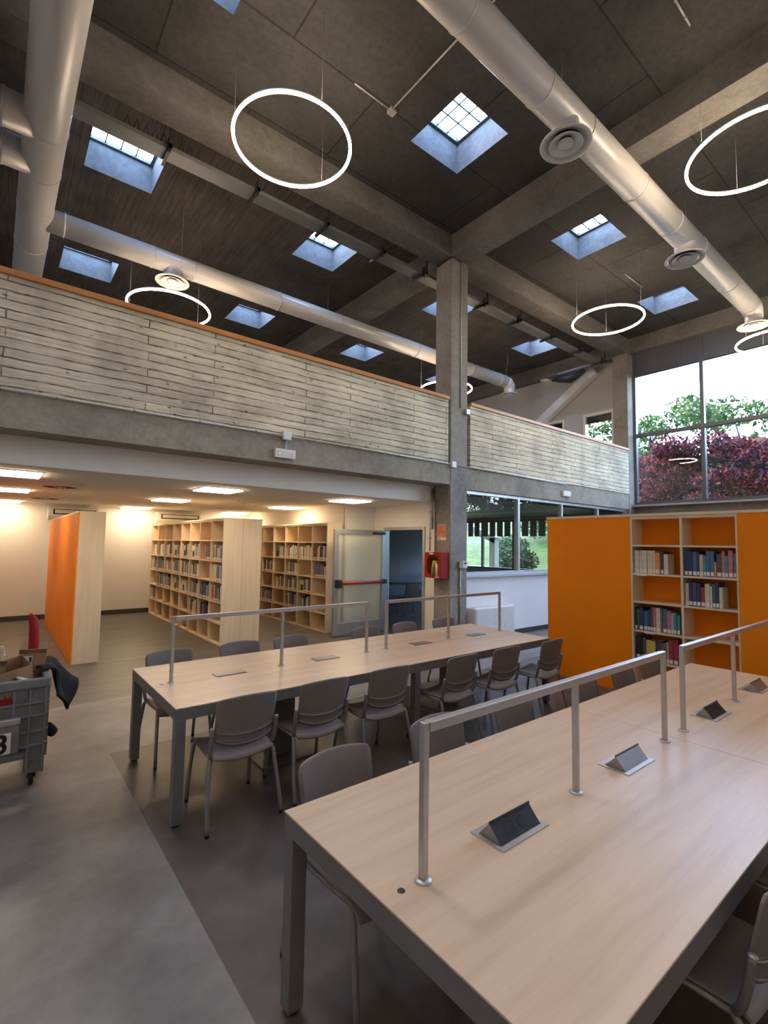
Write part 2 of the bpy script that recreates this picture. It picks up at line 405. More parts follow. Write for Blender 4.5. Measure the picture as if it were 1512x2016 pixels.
# classroom window wall under the short parapet
S('wall_low', B(6.87, 13.42, 6.2, 6.38, 0, 1.2), M['cold_wall'])
m = MB()
m.box(6.87, 13.42, 6.17, 6.27, 2.79, 2.85); m.box(6.87, 13.42, 6.17, 6.27, 1.245, 1.30)
for x in (6.87, 8.55, 10.2, 11.85, 13.36): m.box(x, x+.06, 6.17, 6.27, 1.30, 2.79)
w2 = S('window_2', m, M['alu_light'])
S('window_glass', MB().quad((6.9,6.22,1.3),(13.4,6.22,1.3),(13.4,6.22,2.79),(6.9,6.22,2.79)), M['mirrorglass'], w2)
S('window_sill', B(6.87, 13.42, 6.12, 6.40, 1.2, 1.245), M['alu_light'], w2)
S('baseboard_low', B(6.87, 13.42, 6.185, 6.2, 0, .10), M['skirt'])
# reading room under the gallery
S('ceiling_reading', B(XL, 6.5, 6.58, YB, 2.61, 2.66), M['tiles'])
S('ceiling_drop', B(XL, 6.43, 6.54, 6.58, 2.60, 2.98), M['drop'])
S('baseboard_back', B(XL, 5.75, YB-.015, YB, 0, .11), M['skirt'])
m = MB(); m.box(5.75, 5.87, 8.5, YB, 0, 2.98); m.box(5.75, 6.62, 8.42, 8.52, 0, 2.98)
m.box(6.5, 6.62, 8.05, 8.42, 0, 2.98); m.box(6.5, 6.62, 6.5, 6.84, 0, 2.98); m.box(6.5, 6.62, 6.84, 8.05, 2.14, 2.98)
S('wall_door', m, M['wall'])
# classroom beyond
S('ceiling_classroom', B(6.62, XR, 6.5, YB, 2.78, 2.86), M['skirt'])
S('wall_classroom', MB().box(5.87, XR, YB-.06, YB, 0, 2.78).box(5.87, 5.93, 8.6, YB-.06, 0, 2.78), M['slate_wall'])
m = MB(); xa, xb = 13.76, 13.86
m.box(xa, xb, 7.4, 13.1, 1.0, 1.06); m.box(xa, xb, 7.4, 13.1, 2.64, 2.70)
for y in (7.4, 8.75, 10.1, 11.45, 13.03): m.box(xa, xb, y, y+.07, 1.06, 2.64)
w3 = S('window_23', m, M['frame_dark'])
S('window_glass', MB().quad((13.8,7.4,1.06),(13.8,13.1,1.06),(13.8,13.1,2.64),(13.8,7.4,2.64)), M['roofglass'], w3)
for y0, y1 in ((7.47, 8.75), (8.82, 10.1), (10.17, 11.45), (11.52, 13.03)):
    n = max(1, round((y1-y0)/.32)); st = (y1-y0)/n
    for k in range(n): S('window_blind', B(13.70, 13.72, y0+k*st+.04, y0+(k+1)*st-.04, 2.14, 2.66), M['slate_wall'], w3)
S('pillar_outside', B(14.5, 14.75, 11.5, 11.75, .2, 2.1), M['beam'])
m = MB(); m.box(14.5, 14.75, 0, 2.2, -.12, .12, 0, Matrix.Translation((0, 11.5, 2.02)) @ Matrix.Rotation(.36, 4, 'X')); S('beam_outside', m, M['beam'])
# upper gallery windows
for k, (a, b) in enumerate(((6.62, 7.56), (8.18, 9.7))):
    m = MB(); m.box(13.72, 13.9, a, a+.07, 4.3, 5.8); m.box(13.72, 13.9, b-.07, b, 4.3, 5.8); m.box(13.72, 13.9, a+.07, b-.07, 4.3, 4.38); m.box(13.72, 13.9, a+.07, b-.07, 5.72, 5.8)
    w = S('window_%d' % (24+k), m, M['cream'])
    S('window_blind', B(13.83, 13.86, a+.07, b-.07, 5.52, 5.72), M['dark'], w)
    S('window_glass', MB().quad((13.80,a+.07,4.38),(13.80,b-.07,4.38),(13.80,b-.07,5.72),(13.80,a+.07,5.72)), M['glass'], w)

# ------------------------------------------------------------------ reading room lamps, vents, cooling units
def panel_light(x, y, label):
    t = thing('ceiling_panel_light', label, 'ceiling light', (x, y, 2.61), 0, 'square panel lights of the low ceiling')
    m = MB(); m.box(-.3,.3,-.3,-.285,-.012,.0).box(-.3,.3,.285,.3,-.012,.0).box(-.3,-.285,-.285,.285,-.012,.0).box(.285,.3,-.285,.285,-.012,.0)
    m.build('light_frame', M['white'], t); B(-.284,.284,-.284,.284,-.030,-.002).build('diffuser', M['panel'], t)
cn = {.14: 'over the orange backed bookcase', 2.67: 'over the double cubby bookcase', 5.15: 'above the open glass door side'}
for x in (.14, 2.67, 5.15):
    for y, w in ((7.44, 'front row'), (10.0, 'middle row'), (12.96, 'back row')):
        panel_light(x, y, 'square lit ceiling panel, %s of the low ceiling, %s' % (w, cn[x]))
for y, w in ((8.94, 'closer to the beam'), (11.7, 'further back')):
    t = thing('swirl_vent', 'square white ceiling vent with dark swirl slots, the one %s' % w, 'vent', (.76, y, 2.61), 0, 'swirl vents in the tiled ceiling')
    B(-.29,.29,-.29,.29,-.008,0).build('vent_plate', M['cream'], t)
    m = MB()
    for k in range(16):
        a = 2*PI*k/16; Mt = Matrix.Rotation(a, 4, 'Z') @ Matrix.Translation((.15,.0,0)) @ Matrix.Rotation(.5, 4, 'Z')
        m.box(-.085,.085,-.014,.014,-.011,-.008,0,Mt)
    m.build('swirl_slots', M['ink'], t)
for x0, x1, nm in ((.93, 1.93, 'above the orange backed bookcase'), (3.22, 4.32, 'above the double cubby bookcase')):
    t = thing('wall_cooling_unit', 'white slim cooling unit high on the back wall, %s' % nm, 'air conditioner', (x0, YB, 2.25))
    m = MB(); L = x1-x0
    b0 = len(m.v)
    for x in (0, L):
        m.v += [(x,0,0),(x,-.16,.0),(x,-.22,.08),(x,-.22,.29),(x,0,.29)]
    for i in range(5):
        j = (i+1) % 5; m.face([b0+i, b0+j, b0+5+j, b0+5+i])
    m.face([b0+4-i for i in range(5)]); m.face([b0+5+i for i in range(5)])
    m.build('housing', M['cream'], t, .02)
    B(.10, L-.06, -.225, -.215, .12, .24).build('outlet_slot', M['ink'], t)
    B(.13, L-.09, -.232, -.224, .145, .225).build('outlet_flap', M['cream'], t)
for x, y in ((2.9, 11.4), (3.6, 8.9)):
    m = MB().lathe([(0,-.05),(.04,-.045),(.055,-.01),(.055,0)], (x,y,2.61), 20)
    tag(m.build('smoke_detector', M['white']), 'small round smoke detector on the tiled ceiling, the one %s' % ('further back' if y > 10 else 'closer to the beam'), 'detector')

# ------------------------------------------------------------------ bookcases
BOOKS = []    # (x, y, z, thick, height, depth, colour, where, detailed)
PAL = {
 'pale grey': (.42,.42,.40), 'dark grey': (.09,.095,.10), 'black': (.02,.022,.025), 'cream': (.66,.60,.46), 'white': (.70,.69,.65),
 'navy blue': (.035,.055,.13), 'mid blue': (.07,.16,.30), 'slate blue': (.15,.19,.25), 'red': (.36,.05,.06), 'pink': (.50,.18,.22),
 'orange': (.72,.30,.06), 'yellow': (.66,.50,.10), 'teal': (.08,.27,.31), 'green': (.06,.17,.12), 'purple': (.10,.06,.16), 'brown': (.22,.13,.08), 'beige': (.55,.46,.33)}
BM = {k: plain(k+' book cover', v, .5, 0, .12, 30) for k, v in PAL.items()}

def cubbies(name, label, x0, x1, y0, y1, n, backmat, group=None):
    """bookcase whose cells open towards -x; y0 is the end by the hall"""
    t = thing(name, label, 'bookcase', (x0, y0, 0), 0, group); D = x1-x0; L = y1-y0; k = .02
    B(0, D, 0, k, 0, 2.2).build('side_panel', M['maple'], t); B(0, D, L-k, L, 0, 2.2).build('side_panel', M['maple'], t)
    B(D-.012, D, k, L-k, 0, 2.18).build('back_panel', backmat, t)
    B(-.012, D, 0, L, 2.2, 2.225).build('top_panel', M['maple_h'], t)
    for r in range(7):
        z = [0, .36, .72, 1.08, 1.44, 1.81, 2.175][r]
        B(.004, D-.012, k, L-k, z, z+.024).build('shelf', M['maple_h'], t)
    for c in range(1, n):
        y = L*c/n; B(.0, D-.012, y-k/2, y+k/2, .024, 2.175).build('divider', M['maple'], t)
    return t
t = thing('orange_backed_bookcase', 'free standing bookcase showing a plain orange back and a maple end panel', 'bookcase', (.955, 8.36, 0))
B(0, .02, 0, 4.45, .0, 2.2).build('back_panel', M['orange'], t)
B(.02, .36, 0, .022, 0, 2.2).build('side_panel', M['maple'], t); B(.02, .36, 4.428, 4.45, 0, 2.2).build('side_panel', M['maple'], t)
B(0, .36, 0, 4.45, 2.2, 2.222).build('top_panel', M['maple_h'], t)
for z in (0, .36, .72, 1.08, 1.44, 1.81): B(.02, .35, .022, 4.428, z, z+.022).build('shelf', M['maple_h'], t)
for c in range(1, 7): B(.02, .35, 4.45*c/7-.01, 4.45*c/7+.01, .022, 2.2).build('divider', M['maple'], t)

cubbies('cubby_bookcase', 'tall maple cubby bookcase in the middle, full of books, facing the orange back', 3.135, 3.49, 8.38, 13.30, 8, M['tan_panel'])
t = thing('cubby_bookcase', 'maple cubby bookcase standing back to back behind the middle one', 'bookcase', (3.85, 13.30, 0), PI)
D, L, k = .355, 4.92, .02
B(0, D, 0, k, 0, 2.2).build('side_panel', M['maple'], t); B(0, D, L-k, L, 0, 2.2).build('side_panel', M['maple'], t)
B(D-.012, D, k, L-k, 0, 2.18).build('back_panel', M['tan_panel'], t); B(-.012, D, 0, L, 2.2, 2.225).build('top_panel', M['maple_h'], t)
for z in (0, .36, .72, 1.08, 1.44, 1.81, 2.175): B(.004, D-.012, k, L-k, z, z+.024).build('shelf', M['maple_h'], t)
for c in range(1, 8): B(0, D-.012, L*c/8-.01, L*c/8+.01, .024, 2.175).build('divider', M['maple'], t)
cubbies('cubby_bookcase', 'maple cubby bookcase against the far wall beside the glass door', 5.30, 5.66, 8.44, 13.30, 8, M['tan_panel'])

ROWZ = {2: 1.464, 3: 1.104, 4: .744, 5: .384}
def fill(xf, y0, pitch, col, row, frac, cols, where, face=None):
    y = y0+pitch*(col-1)+.015; end = y+(pitch-.03)*frac; z = ROWZ[row]; i = 0
    if face: end -= .20
    while True:
        th = random.uniform(.042, .062)
        if y+th > end: break
        h = random.uniform(.22, .292); BOOKS.append((xf+.012+random.uniform(0,.012), y, z, th-.002, h, random.uniform(.17,.24), random.choice(cols), (i, row, col, where), False, False))
        y += th; i += 1
    if face: BOOKS.append((xf+.03, y+.01, z, .18, .25, .03, face, (i, row, col, where), False, True))
G = ['pale grey','slate blue','white','dark grey','slate blue','dark grey','beige','navy blue','pale grey']
Dk = ['navy blue','dark grey','black','slate blue','pale grey','white']
Wm = ['red','pink','cream','navy blue','white','slate blue','orange']
mid = 'the middle bookcase'
for col, row, fr, pal, face in (
    (1,2,.95,G,None),(2,2,.6,Wm,None),(3,2,.95,Dk,'cream'),(4,2,.9,G,'beige'),(5,2,.95,G,'cream'),(6,2,.95,Dk,'beige'),(7,2,.8,G,'cream'),(8,2,.7,G,'beige'),
    (1,3,.9,['slate blue','white','purple','pale grey'],None),(3,3,.9,G,None),(4,3,.95,G,None),(5,3,.95,G,None),(6,3,.95,G,'beige'),(7,3,.9,G,None),(8,3,.8,G,None),
    (1,4,.9,Wm,None),(2,4,.95,['slate blue','mid blue','pale grey','navy blue'],None),(3,4,.95,G,None),(4,4,.9,Dk,'cream'),(5,4,.8,G,'beige'),(6,4,.95,G,None),(7,4,.95,G,None),
    (2,5,.9,Dk,None),(3,5,.9,G,None),(8,5,.8,G,None)): fill(3.135, 8.38, .615, col, row, fr, pal, mid, face)
far = 'the door side bookcase'
for col, row, fr, pal, face in (
    (1,2,.95,Dk+['red'],None),(2,2,.95,['slate blue','white','cream','beige','white'],None),(3,2,.9,['yellow','slate blue','red','white','white','pale grey'],None),(4,2,.9,Dk,'mid blue'),(6,2,.8,G,'beige'),
    (1,3,.9,G,None),(3,3,.9,['slate blue','cream','yellow','dark grey'],None),(5,3,.85,Dk,None),
    (2,4,.95,Dk,'cream'),(3,4,.9,Dk+['brown'],None),(4,4,.95,Dk,'yellow'),
    (2,5,.9,Dk,None),(3,5,.9,Dk,None),(5,5,.95,G,None),(6,5,.95,['red','purple','dark grey'],None)): fill(5.30, 8.44, .6075, col, row, fr, pal, far, face)
BOOKS.append((5.34, 8.47, ROWZ[4], .04, .24, .18, 'cream', (0, 4, 1, far), False, False))

# orange bookcase beside the tables
t = thing('orange_bookcase', 'large orange panelled bookcase with a maple framed niche of shelves behind the tables', 'bookcase', (6.3, 0, 0))
B(0, .022, 2.86, 4.04, 0, 2.2).build('front_panel', M['orange'], t, .002)
B(0, .022, -1.6, 1.715, 0, 2.2).build('front_panel', M['orange'], t, .002)
B(.022, .40, 4.02, 4.04, 0, 2.2).build('side_panel', M['maple'], t); B(.022, .40, -1.6, -1.58, 0, 2.2).build('side_panel', M['maple'], t)
B(-.008, .41, -1.61, 4.05, 2.2, 2.232).build('top_panel', M['maple_h'], t)
B(.30, .32, 1.74, 2.84, .0, 2.2).build('back_panel', M['orange'], t)
B(.0, .30, 2.835, 2.858, 0, 2.2).build('divider', M['maple'], t); B(0, .30, 2.262, 2.288, 0, 2.2).build('divider', M['maple'], t); B(0, .30, 1.717, 1.735, 0, 2.2).build('divider', M['maple'], t)
B(.002, .30, 1.735, 2.835, 2.165, 2.2).build('shelf', M['maple_h'], t)
for z in (.08, .435, .79, 1.145, 1.49, 1.845):
    B(.003, .30, 1.736, 2.261, z-.022, z).build('shelf', M['maple_h'], t); B(.003, .30, 2.289, 2.834, z-.022, z).build('shelf', M['maple_h'], t)
for y, z in ((2.78, 1.49), (2.70, .79)): B(-.004, .003, y-.11, y, z-.028, z-.002).build('shelf_label', M['paper'], t)
def orow(y_from, z, seq, place):
    y = y_from
    for i, (c, th, h) in enumerate(seq):
        y -= th; BOOKS.append((6.32+random.uniform(0,.012), y, z, th-.003, h, .19, c, (i, place), True, False))
orow(2.825, 1.49, [('cream',.031,.285)]*8+[('orange',.055,.26),('orange',.006,.2),('navy blue',.035,.27),('cream',.05,.245)], 'upper shelf counted from the big orange panel')
orow(2.825, .79, [('black',.03,.27),('green',.02,.26),('navy blue',.05,.275),('mid blue',.045,.24),('navy blue',.035,.26),('dark grey',.03,.285),('pink',.036,.295),('cream',.05,.29),('brown',.022,.275),('mid blue',.048,.285),('pink',.045,.27),('pale grey',.032,.25),('teal',.03,.255),('teal',.035,.23)], 'middle shelf counted from the big orange panel')
orow(2.82, .435, [('black',.05,.27),('black',.035,.26),('dark grey',.03,.27),('yellow',.055,.245),('yellow',.06,.24),('purple',.06,.25),('brown',.055,.23),('pale grey',.03,.25),('red',.05,.28),('red',.05,.285)], 'lowest filled shelf counted from the big orange panel')
orow(2.255, 1.49, [('navy blue',.042,.29),('navy blue',.042,.285),('mid blue',.045,.28),('navy blue',.028,.285),('beige',.04,.25),('teal',.025,.235),('mid blue',.04,.29),('mid blue',.04,.29),('orange',.022,.17),('dark grey',.05,.26),('pink',.032,.29),('teal',.032,.24),('pink',.045,.30),('slate blue',.028,.27),('pale grey',.026,.255)], 'upper shelf beyond the niche divider')
orow(2.255, 1.145, [('cream',.04,.26),('navy blue',.04,.275),('purple',.04,.275),('navy blue',.042,.265),('red',.042,.225),('cream',.05,.265),('white',.022,.24),('green',.032,.265),('navy blue',.035,.285),('cream',.035,.235)], 'middle shelf beyond the niche divider')

def book_mesh(bk):
    x, y, z, th, h, d, col, w, det, face = bk
    m = MB(); c = .003
    if face:
        m.box(0, d, 0, th, 0, h, 0); m.box(-.002, 0, th*.2, th*.75, h*.12, h*.6, 1); return m
    m.box(0, d, 0, c, 0, h, 0).box(0, d, th-c, th, 0, h, 0).box(-.002, .004, 0, th, 0, h, 0)
    m.box(.004, d-.006, c, th-c, .004, h-.006, 1)
    if not det: m.box(-.0035, -.002, th*.12, th*.88, .012, .05, 1)
    return m
cam = Vector((0,0,1.8))
BOOKS.sort(key=lambda b: ((Vector(b[:3])-cam).length/(1.4 if b[8] else 1)))
KEEP = 296
rest = MB(); rmats = list(BM.values())+[M['paper']]; rk = list(BM)
for n, bk in enumerate(BOOKS):
    x, y, z, th, h, d, col, w, det, face = bk
    m = book_mesh(bk)
    if n >= KEEP:
        off = len(rest.v); rest.v += [(a+x, b+y, c2+z) for a, b, c2 in m.v]
        ci = rk.index(col)
        for f, mi, s in zip(m.f, m.m, m.sm): rest.face([i+off for i in f], ci if mi == 0 else len(rk), s)
        continue
    inner = M['paper'] if not face else M['ink']
    o = m.build('book', [BM[col], inner]); o.location = (x, y, z)
    if det:
        lab = '%s book, %s on the %s' % (col, ORD[w[0]], w[1])
        if th > .02: B(-.0036, -.002, th*.08, th*.92, .012, .055).build('spine_label', M['paper'], o)
        tag(o, lab, 'book', 'books in the orange bookcase')
    else:
        i, row, cl, where = w
        what = ('%s book facing outwards' if face else '%s book, %s from hall end') % ((col,) if face else (col, ORD[i]))
        tag(o, '%s, row %s, column %s, %s' % (what, NUM[row], NUM[cl], where[4:]), 'book', 'library books in '+where)
if rest.v:
    o = rest.build('books', rmats); tag(o, 'distant rows of grey and blue library books in the cubby bookcases', 'books', None, 'stuff')

# ------------------------------------------------------------------ glazed door, fire cabinet, sign, thermostat
d1 = bpy.data.objects.new('door_1', None); C.objects.link(d1); d1.location = (6.48, 8.02, 0); d1['kind'] = 'structure'
def DS(nm, b, mt, bev=0): o = b.build(nm, mt, d1, bev); o['kind'] = 'structure'; return o
W = 1.29
m = MB(); m.box(-W, -W+.10, -.03, .03, .01, 2.09).box(-.10, 0, -.03, .03, .01, 2.09).box(-W+.10, -.10, -.03, .03, 1.99, 2.09).box(-W+.10, -.10, -.03, .03, .01, .26).box(-W+.10, -.10, -.03, .03, .98, 1.08)
DS('door_leaf_frame', m, M['steel'], .004)
for a, b in ((1.08, 1.99), (.26, .98)): DS('door_glass', MB().quad((-W+.10,0,a),(-.10,0,a),(-.10,0,b),(-W+.10,0,b)), M['doorglass'])
DS('push_bar', MB().tube([(-W+.12,-.10,1.03),(-.10,-.10,1.03)], .028, 14), M['redbar'])
DS('push_bar_bracket', B(-W+.02, -W+.13, -.13, -.03, .94, 1.10), M['black'], .01); DS('push_bar_bracket', B(-.12, -.04, -.13, -.03, .99, 1.08), M['black'], .01)
m = MB().box(.0, .10, -1.20, -1.14, 0, 2.16).box(.0, .10, .0, .06, 0, 2.16).box(.0, .10, -1.14, .0, 2.10, 2.16)
DS('door_jamb', m, M['steel'])
DS('door_closer', B(-.36, -.05, -.07, -.03, 2.0, 2.05), M['dark'])

t = thing('fire_cabinet', 'red wall cabinet with an arched clear window on the concrete pillar', 'fire cabinet', (6.42, 6.12, 1.21))
m = MB(); w, h, dp = .42, .46, .18      # outer size: along y, z and out from the pillar (-x)
m.box(-dp, 0, 0, .012, 0, h).box(-dp, 0, w-.012, w, 0, h).box(-dp, 0, .012, w-.012, 0, .012).box(-dp, 0, .012, w-.012, h-.012, h).box(-.01, 0, .012, w-.012, .012, h-.012)
m.build('cabinet_body', M['red'], t)
m = MB()   # door with an arched opening
n = 24; cy, cz, ry, rz = w/2, h/2, .145, .175
out = []; inn = []
for i in range(n):
    a = 2*PI*i/n; ca, sa = math.cos(a), math.sin(a)
    e = 1/max(abs(ca)/(w/2), abs(sa)/(h/2)); out.append((cy+ca*e, cz+sa*e))
    pw = .55; inn.append((cy+ry*math.copysign(abs(ca)**pw, ca), cz+rz*math.copysign(abs(sa)**pw, sa)))
b0 = len(m.v)
for x in (-dp-.02, -dp):
    m.v += [(x, a, b) for a, b in out]; m.v += [(x, a, b) for a, b in inn]
for i in range(n):
    j = (i+1) % n
    m.face([b0+i, b0+j, b0+n+j, b0+n+i]); m.face([b0+2*n+j, b0+2*n+i, b0+3*n+i, b0+3*n+j])
    m.face([b0+n+i, b0+n+j, b0+3*n+j, b0+3*n+i]); m.face([b0+j, b0+i, b0+2*n+i, b0+2*n+j])
m.build('cabinet_door', M['red'], t)
mm = MB(); b0 = 0; mm.v = [(-dp-.008, a, b) for a, b in inn]; mm.face(list(range(n))); mm.build('cabinet_glass', M['roofglass'], t)
B(-dp-.022, -dp-.02, .05, .15, .005, .025).build('cabinet_sticker', M['paper'], t); B(-dp-.022, -dp-.02, .20, .29, .425, .45).build('cabinet_sticker', M['paper'], t)
ho = thing('fire_hose', 'folded yellow hose and pale nozzle inside the red wall cabinet', 'fire hose', (6.33, 6.33, 1.232))
m = MB()
for k in range(5): m.tube([(-.05+.02*k, -.04, 0.02), (-.05+.02*k, -.05, .14), (-.05+.02*k, -.01, .27), (-.05+.02*k, .03, .28), (-.05+.02*k, .06, .14), (-.05+.02*k, .07, .02)], .022, 8)
m.build('hose', M['yellow'], ho)
MB().tube([(-.10,-.11,.0),(-.10,-.11,.16),(-.10,-.10,.24)], [.03,.03,.014], 12).build('nozzle', M['cream'], ho)

t = thing('wall_sign', 'small orange red poster with spiral rings, on the pillar above the red cabinet', 'sign', (6.415, 6.185, 1.89))
B(-.006, 0, 0, .22, 0, .29).build('poster_sheet', M['paper'], t)
B(-.008, -.006, .006, .214, .055, .284).build('poster_print', M['poster'], t)
m = MB()
for r in (.018, .036, .054, .072, .088): m.tube([(-.009, .11+r*.95*math.cos(2*PI*i/40), .165+r*1.15*math.sin(2*PI*i/40)) for i in range(36)], .0035, 6)
m.build('spiral_print', plain('pale orange ink', (.85,.45,.28), .7), t)
B(-.008, -.006, .13, .20, .018, .03).build('poster_text', M['ink'], t)

t = thing('thermostat', 'small white thermostat box on the pillar front', 'thermostat', (6.72, 6.09, 1.39))
B(-.10, 0, -.045, 0, 0, .12).build('back_box', M['lid'], t); B(0, .12, -.045, 0, 0, .125).build('thermostat_face', M['white'], t, .006)
B(.03, .085, -.048, -.045, .07, .105).build('display', M['ink'], t); B(.04, .065, -.048, -.045, .03, .05).build('button', M['cream'], t)
def pipe(label, pts, r=.011, mat='conduit', clips=None, name='conduit'):
    o = MB().tube(pts, r, 8).build(name, M[mat]); tag(o, label, 'conduit')
    if clips:
        for c in clips: MB().tube([c[0], c[1]], r*1.5, 8).build('pipe_clip', M['steel'], o)
    return o
def cl(pts, k):
    a, b = Vector(pts[0]), Vector(pts[-1]); d = (b-a).normalized(); out = []
    for i in range(k):
        p = a.lerp(b, (i+.5)/k); out.append((tuple(p-d*.012), tuple(p+d*.012)))
    return out
p = [(6.67,6.075,1.39),(6.67,6.075,.02)]; pipe('grey pipe running down the pillar from the thermostat', p, .018, 'lid', cl(p, 2))
p = [(6.67,6.078,7.19),(6.67,6.078,4.36)]; pipe('thin metal pipe running down the upper front of the middle pillar', p, .013, 'conduit', cl(p, 4))
p = [(6.405,6.46,7.17),(6.405,6.10,7.19),(6.45,6.078,7.19),(6.655,6.078,7.19)]; pipe('bent pipe wrapping the top corner of the middle pillar', p, .013, 'dark')
p = [(XL,6.068,3.285),(3.03,6.068,3.285)]; pipe('thin pipe along the foot of the long board parapet up to its square box', p, .010, 'conduit', cl(p, 9))
p = [(3.18,6.068,3.285),(6.38,6.068,3.275)]; pipe('thin pipe along the parapet foot between its square box and the pillar', p, .010, 'conduit', cl(p, 4))
p = [(6.55,6.068,3.27),(10.25,6.066,3.25),(10.25,6.066,3.09)]; pipe('thin pipe under the short parapet ending above the second white lamp', p, .010, 'alu_light', cl(p[:2], 5))
p = [(3.105,6.075,3.22),(3.105,6.075,3.09)]; pipe('short drop pipe between the square box and the emergency lamp', p, .010)
p = [(6.33,6.52,2.66),(6.33,6.52,1.69)]; pipe('outer vertical pipe beside the pillar down to the red cabinet', p, .02, 'cream', cl(p, 2))
p = [(6.385,6.51,2.86),(6.385,6.51,2.10)]; pipe('inner dark vertical pipe tucked behind the pillar corner', p, .02, 'steel', cl(p, 2))
for x, z, s, nm in ((3.105, 3.285, .06, 'white square junction box on the long parapet'), (6.46, 3.27, .055, 'white junction box at the pillar corner'), (6.83, 4.31, .05, 'grey junction box near the parapet gap on the pillar')):
    tag(B(x-s, x+s, 6.03, 6.08, z-s, z+s).build('junction_box', M['white'] if s > .051 else M['conduit'], None, .005), nm, 'junction box')
for x, z, nm in ((3.09, 3.03, 'white emergency lamp under the square box on the long beam'), (10.25, 3.03, 'white emergency lamp over the classroom window')):
    t = thing('emergency_light', nm, 'emergency light', (x, 6.1, z)); B(-.155, .155, -.055, 0, -.062, .062).build('lamp_body', M['white'], t, .008)
    B(-.12, .12, -.06, -.055, -.035, .035).build('lamp_lens', M['cream'], t); B(-.10, -.085, -.062, -.06, -.01, .005).build('pilot_light', M['led_green'], t)
t = thing('fan_coil_unit', 'white rounded floor heating unit against the wall beside the pillar', 'heating unit', (6.95, 6.18, 0))
B(.0, 1.18, -.24, 0, .10, .655).build('unit_housing', M['white'], t, .035, 3); B(.06, 1.12, -.20, -.04, .652, .662).build('top_grille', M['cream'], t); B(.04, 1.14, -.20, -.02, 0, .10).build('plinth', M['white'], t)

# ------------------------------------------------------------------ ducts, diffusers, cable tray, ring lamps
def seam(parent, pts, r): MB().tube(pts, r, 40, 0, True).build('seam_ring', M['duct'], parent)
def diffuser(parent, x, y, z, stub, r=.29):
    d = MB().lathe([(r*.52, stub), (r*.52, .05), (r*.62,.04), (r*.97,.012), (r,.0), (r*.98,-.012), (r*.86,-.006), (r*.80,.03), (r*.56,.06)], (x,y,z), 40).build('air_diffuser', M['duct'], parent)
    MB().disc(r*.54, (x,y,z+.06), 40).build('diffuser_throat', M['ink'], d)
    MB().lathe([(r*.24,.045), (r*.34,.03), (r*.60,-.006), (r*.66,-.008), (r*.62,.006), (r*.34,.05)], (x,y,z), 40).build('diffuser_cone', M['duct'], d)
    MB().lathe([(0,-.006), (r*.26,-.006), (r*.30,.0), (r*.28,.02), (0,.03)], (x,y,z), 40).build('diffuser_disc', M['duct'], d)
zD = 6.86
t = thing('ceiling_duct', 'long white round duct with three diffusers hanging over the tables', 'duct')
y = 2.91; MB().tube([(XL+.05,y,zD),(11.95,y,zD)], .19, 40, 0, True).tube([(11.9,y,zD),(12.06,y,zD-.02),(12.2,y,zD-.10),(12.24,y,zD-.22)], [.19,.189,.17,.155], 40).build('duct_tube', M['duct'], t)
for x in (2.2, 3.2, 4.45, 5.32, 6.75, 7.95, 8.95, 10.6, 11.75): seam(t, [(x-.012,y,zD),(x+.012,y,zD)], .196)
for x in (4.97, 8.52): diffuser(t, x, y, 6.50, .26)
diffuser(t, 12.16, y, 6.48, .2)
for x in (4.9, 8.6): MB().tube([(x,y,zD+.18),(x,y,ZS)], .004, 6).build('hanger_wire', M['steel'], t)
t = thing('ceiling_duct', 'slimmer white round duct with round diffusers running above the gallery', 'duct')
y = 9.15; MB().tube([(.40,y,zD),(12.05,y,zD)], .18, 36).tube([(12.0,y,zD),(12.16,y,zD-.02),(12.26,y,zD-.10),(12.28,y,zD-.25)], [.18,.178,.165,.15], 36).build('duct_tube', M['duct'], t)
for x in (.62, 1.95, 2.65, 4.4, 5.9, 8.3, 10.4, 11.7): seam(t, [(x-.012,y,zD),(x+.012,y,zD)], .188)
diffuser(t, 2.30, y, 6.52, .24); diffuser(t, 12.22, y, 6.48, .2)
for x in (5.62, 9.2): MB().tube([(x,y,zD+.17),(x,y,ZS)], .004, 6).build('hanger_wire', M['steel'], t)
for dx in (-.25, .25): MB().tube([(12.1,y,zD+.16),(12.1+dx,y+dx,ZS)], .006, 6).build('hanger_wire', M['steel'], t)
t = thing('ceiling_duct', 'thickest white round duct running from the hall across the gallery edge', 'duct')
x = .235; MB().tube([(x,YF+.05,zD),(x,YB-.05,zD)], .232, 44).build('duct_tube', M['duct'], t)
for y in (4.8, 7.02, 7.9, 8.9, 10.0): seam(t, [(x,y-.012,zD),(x,y+.012,zD)], .24)
for y in (7.03, 7.78):
    MB().tube([(x,y,zD),(-2.6,y,zD)], .205, 40).build('branch_duct', M['duct'], t); seam(t, [(-.17,y,zD),(-.20,y,zD)], .214)
t = thing('cable_tray', 'galvanised cable tray on brackets along the back of the long ceiling beam', 'cable tray')
m = MB().box(-2, 13.3, 6.62, 6.86, 7.0, 7.006).box(-2, 13.3, 6.62, 6.626, 7.006, 7.06).box(-2, 13.3, 6.854, 6.86, 7.006, 7.06)
m.box(13.06, 13.3, 6.86, 8.0, 7.0, 7.006).box(13.06, 13.066, 6.86, 8.0, 7.006, 7.06); m.build('tray_channel', M['tray'], t)
for x in (.35, 1.52, 2.75, 3.95, 5.12, 6.15, 7.95, 9.15, 10.5, 11.8, 13.0): MB().box(x, x+.04, 6.5, 6.92, 6.955, 6.998).box(x, x+.04, 6.5, 6.52, 6.955, 7.21).box(x, x+.04, 6.57, 6.61, 6.93, 7.12).build('tray_bracket', M['dark'], t)
m = MB()
for k in range(9): m.tube([(1.0+.11*k,6.66,7.06),(1.04+.11*k,6.6,7.17),(1.09+.11*k,6.66,7.06)], .012, 6)
m.build('cable_loops', M['black'], t)
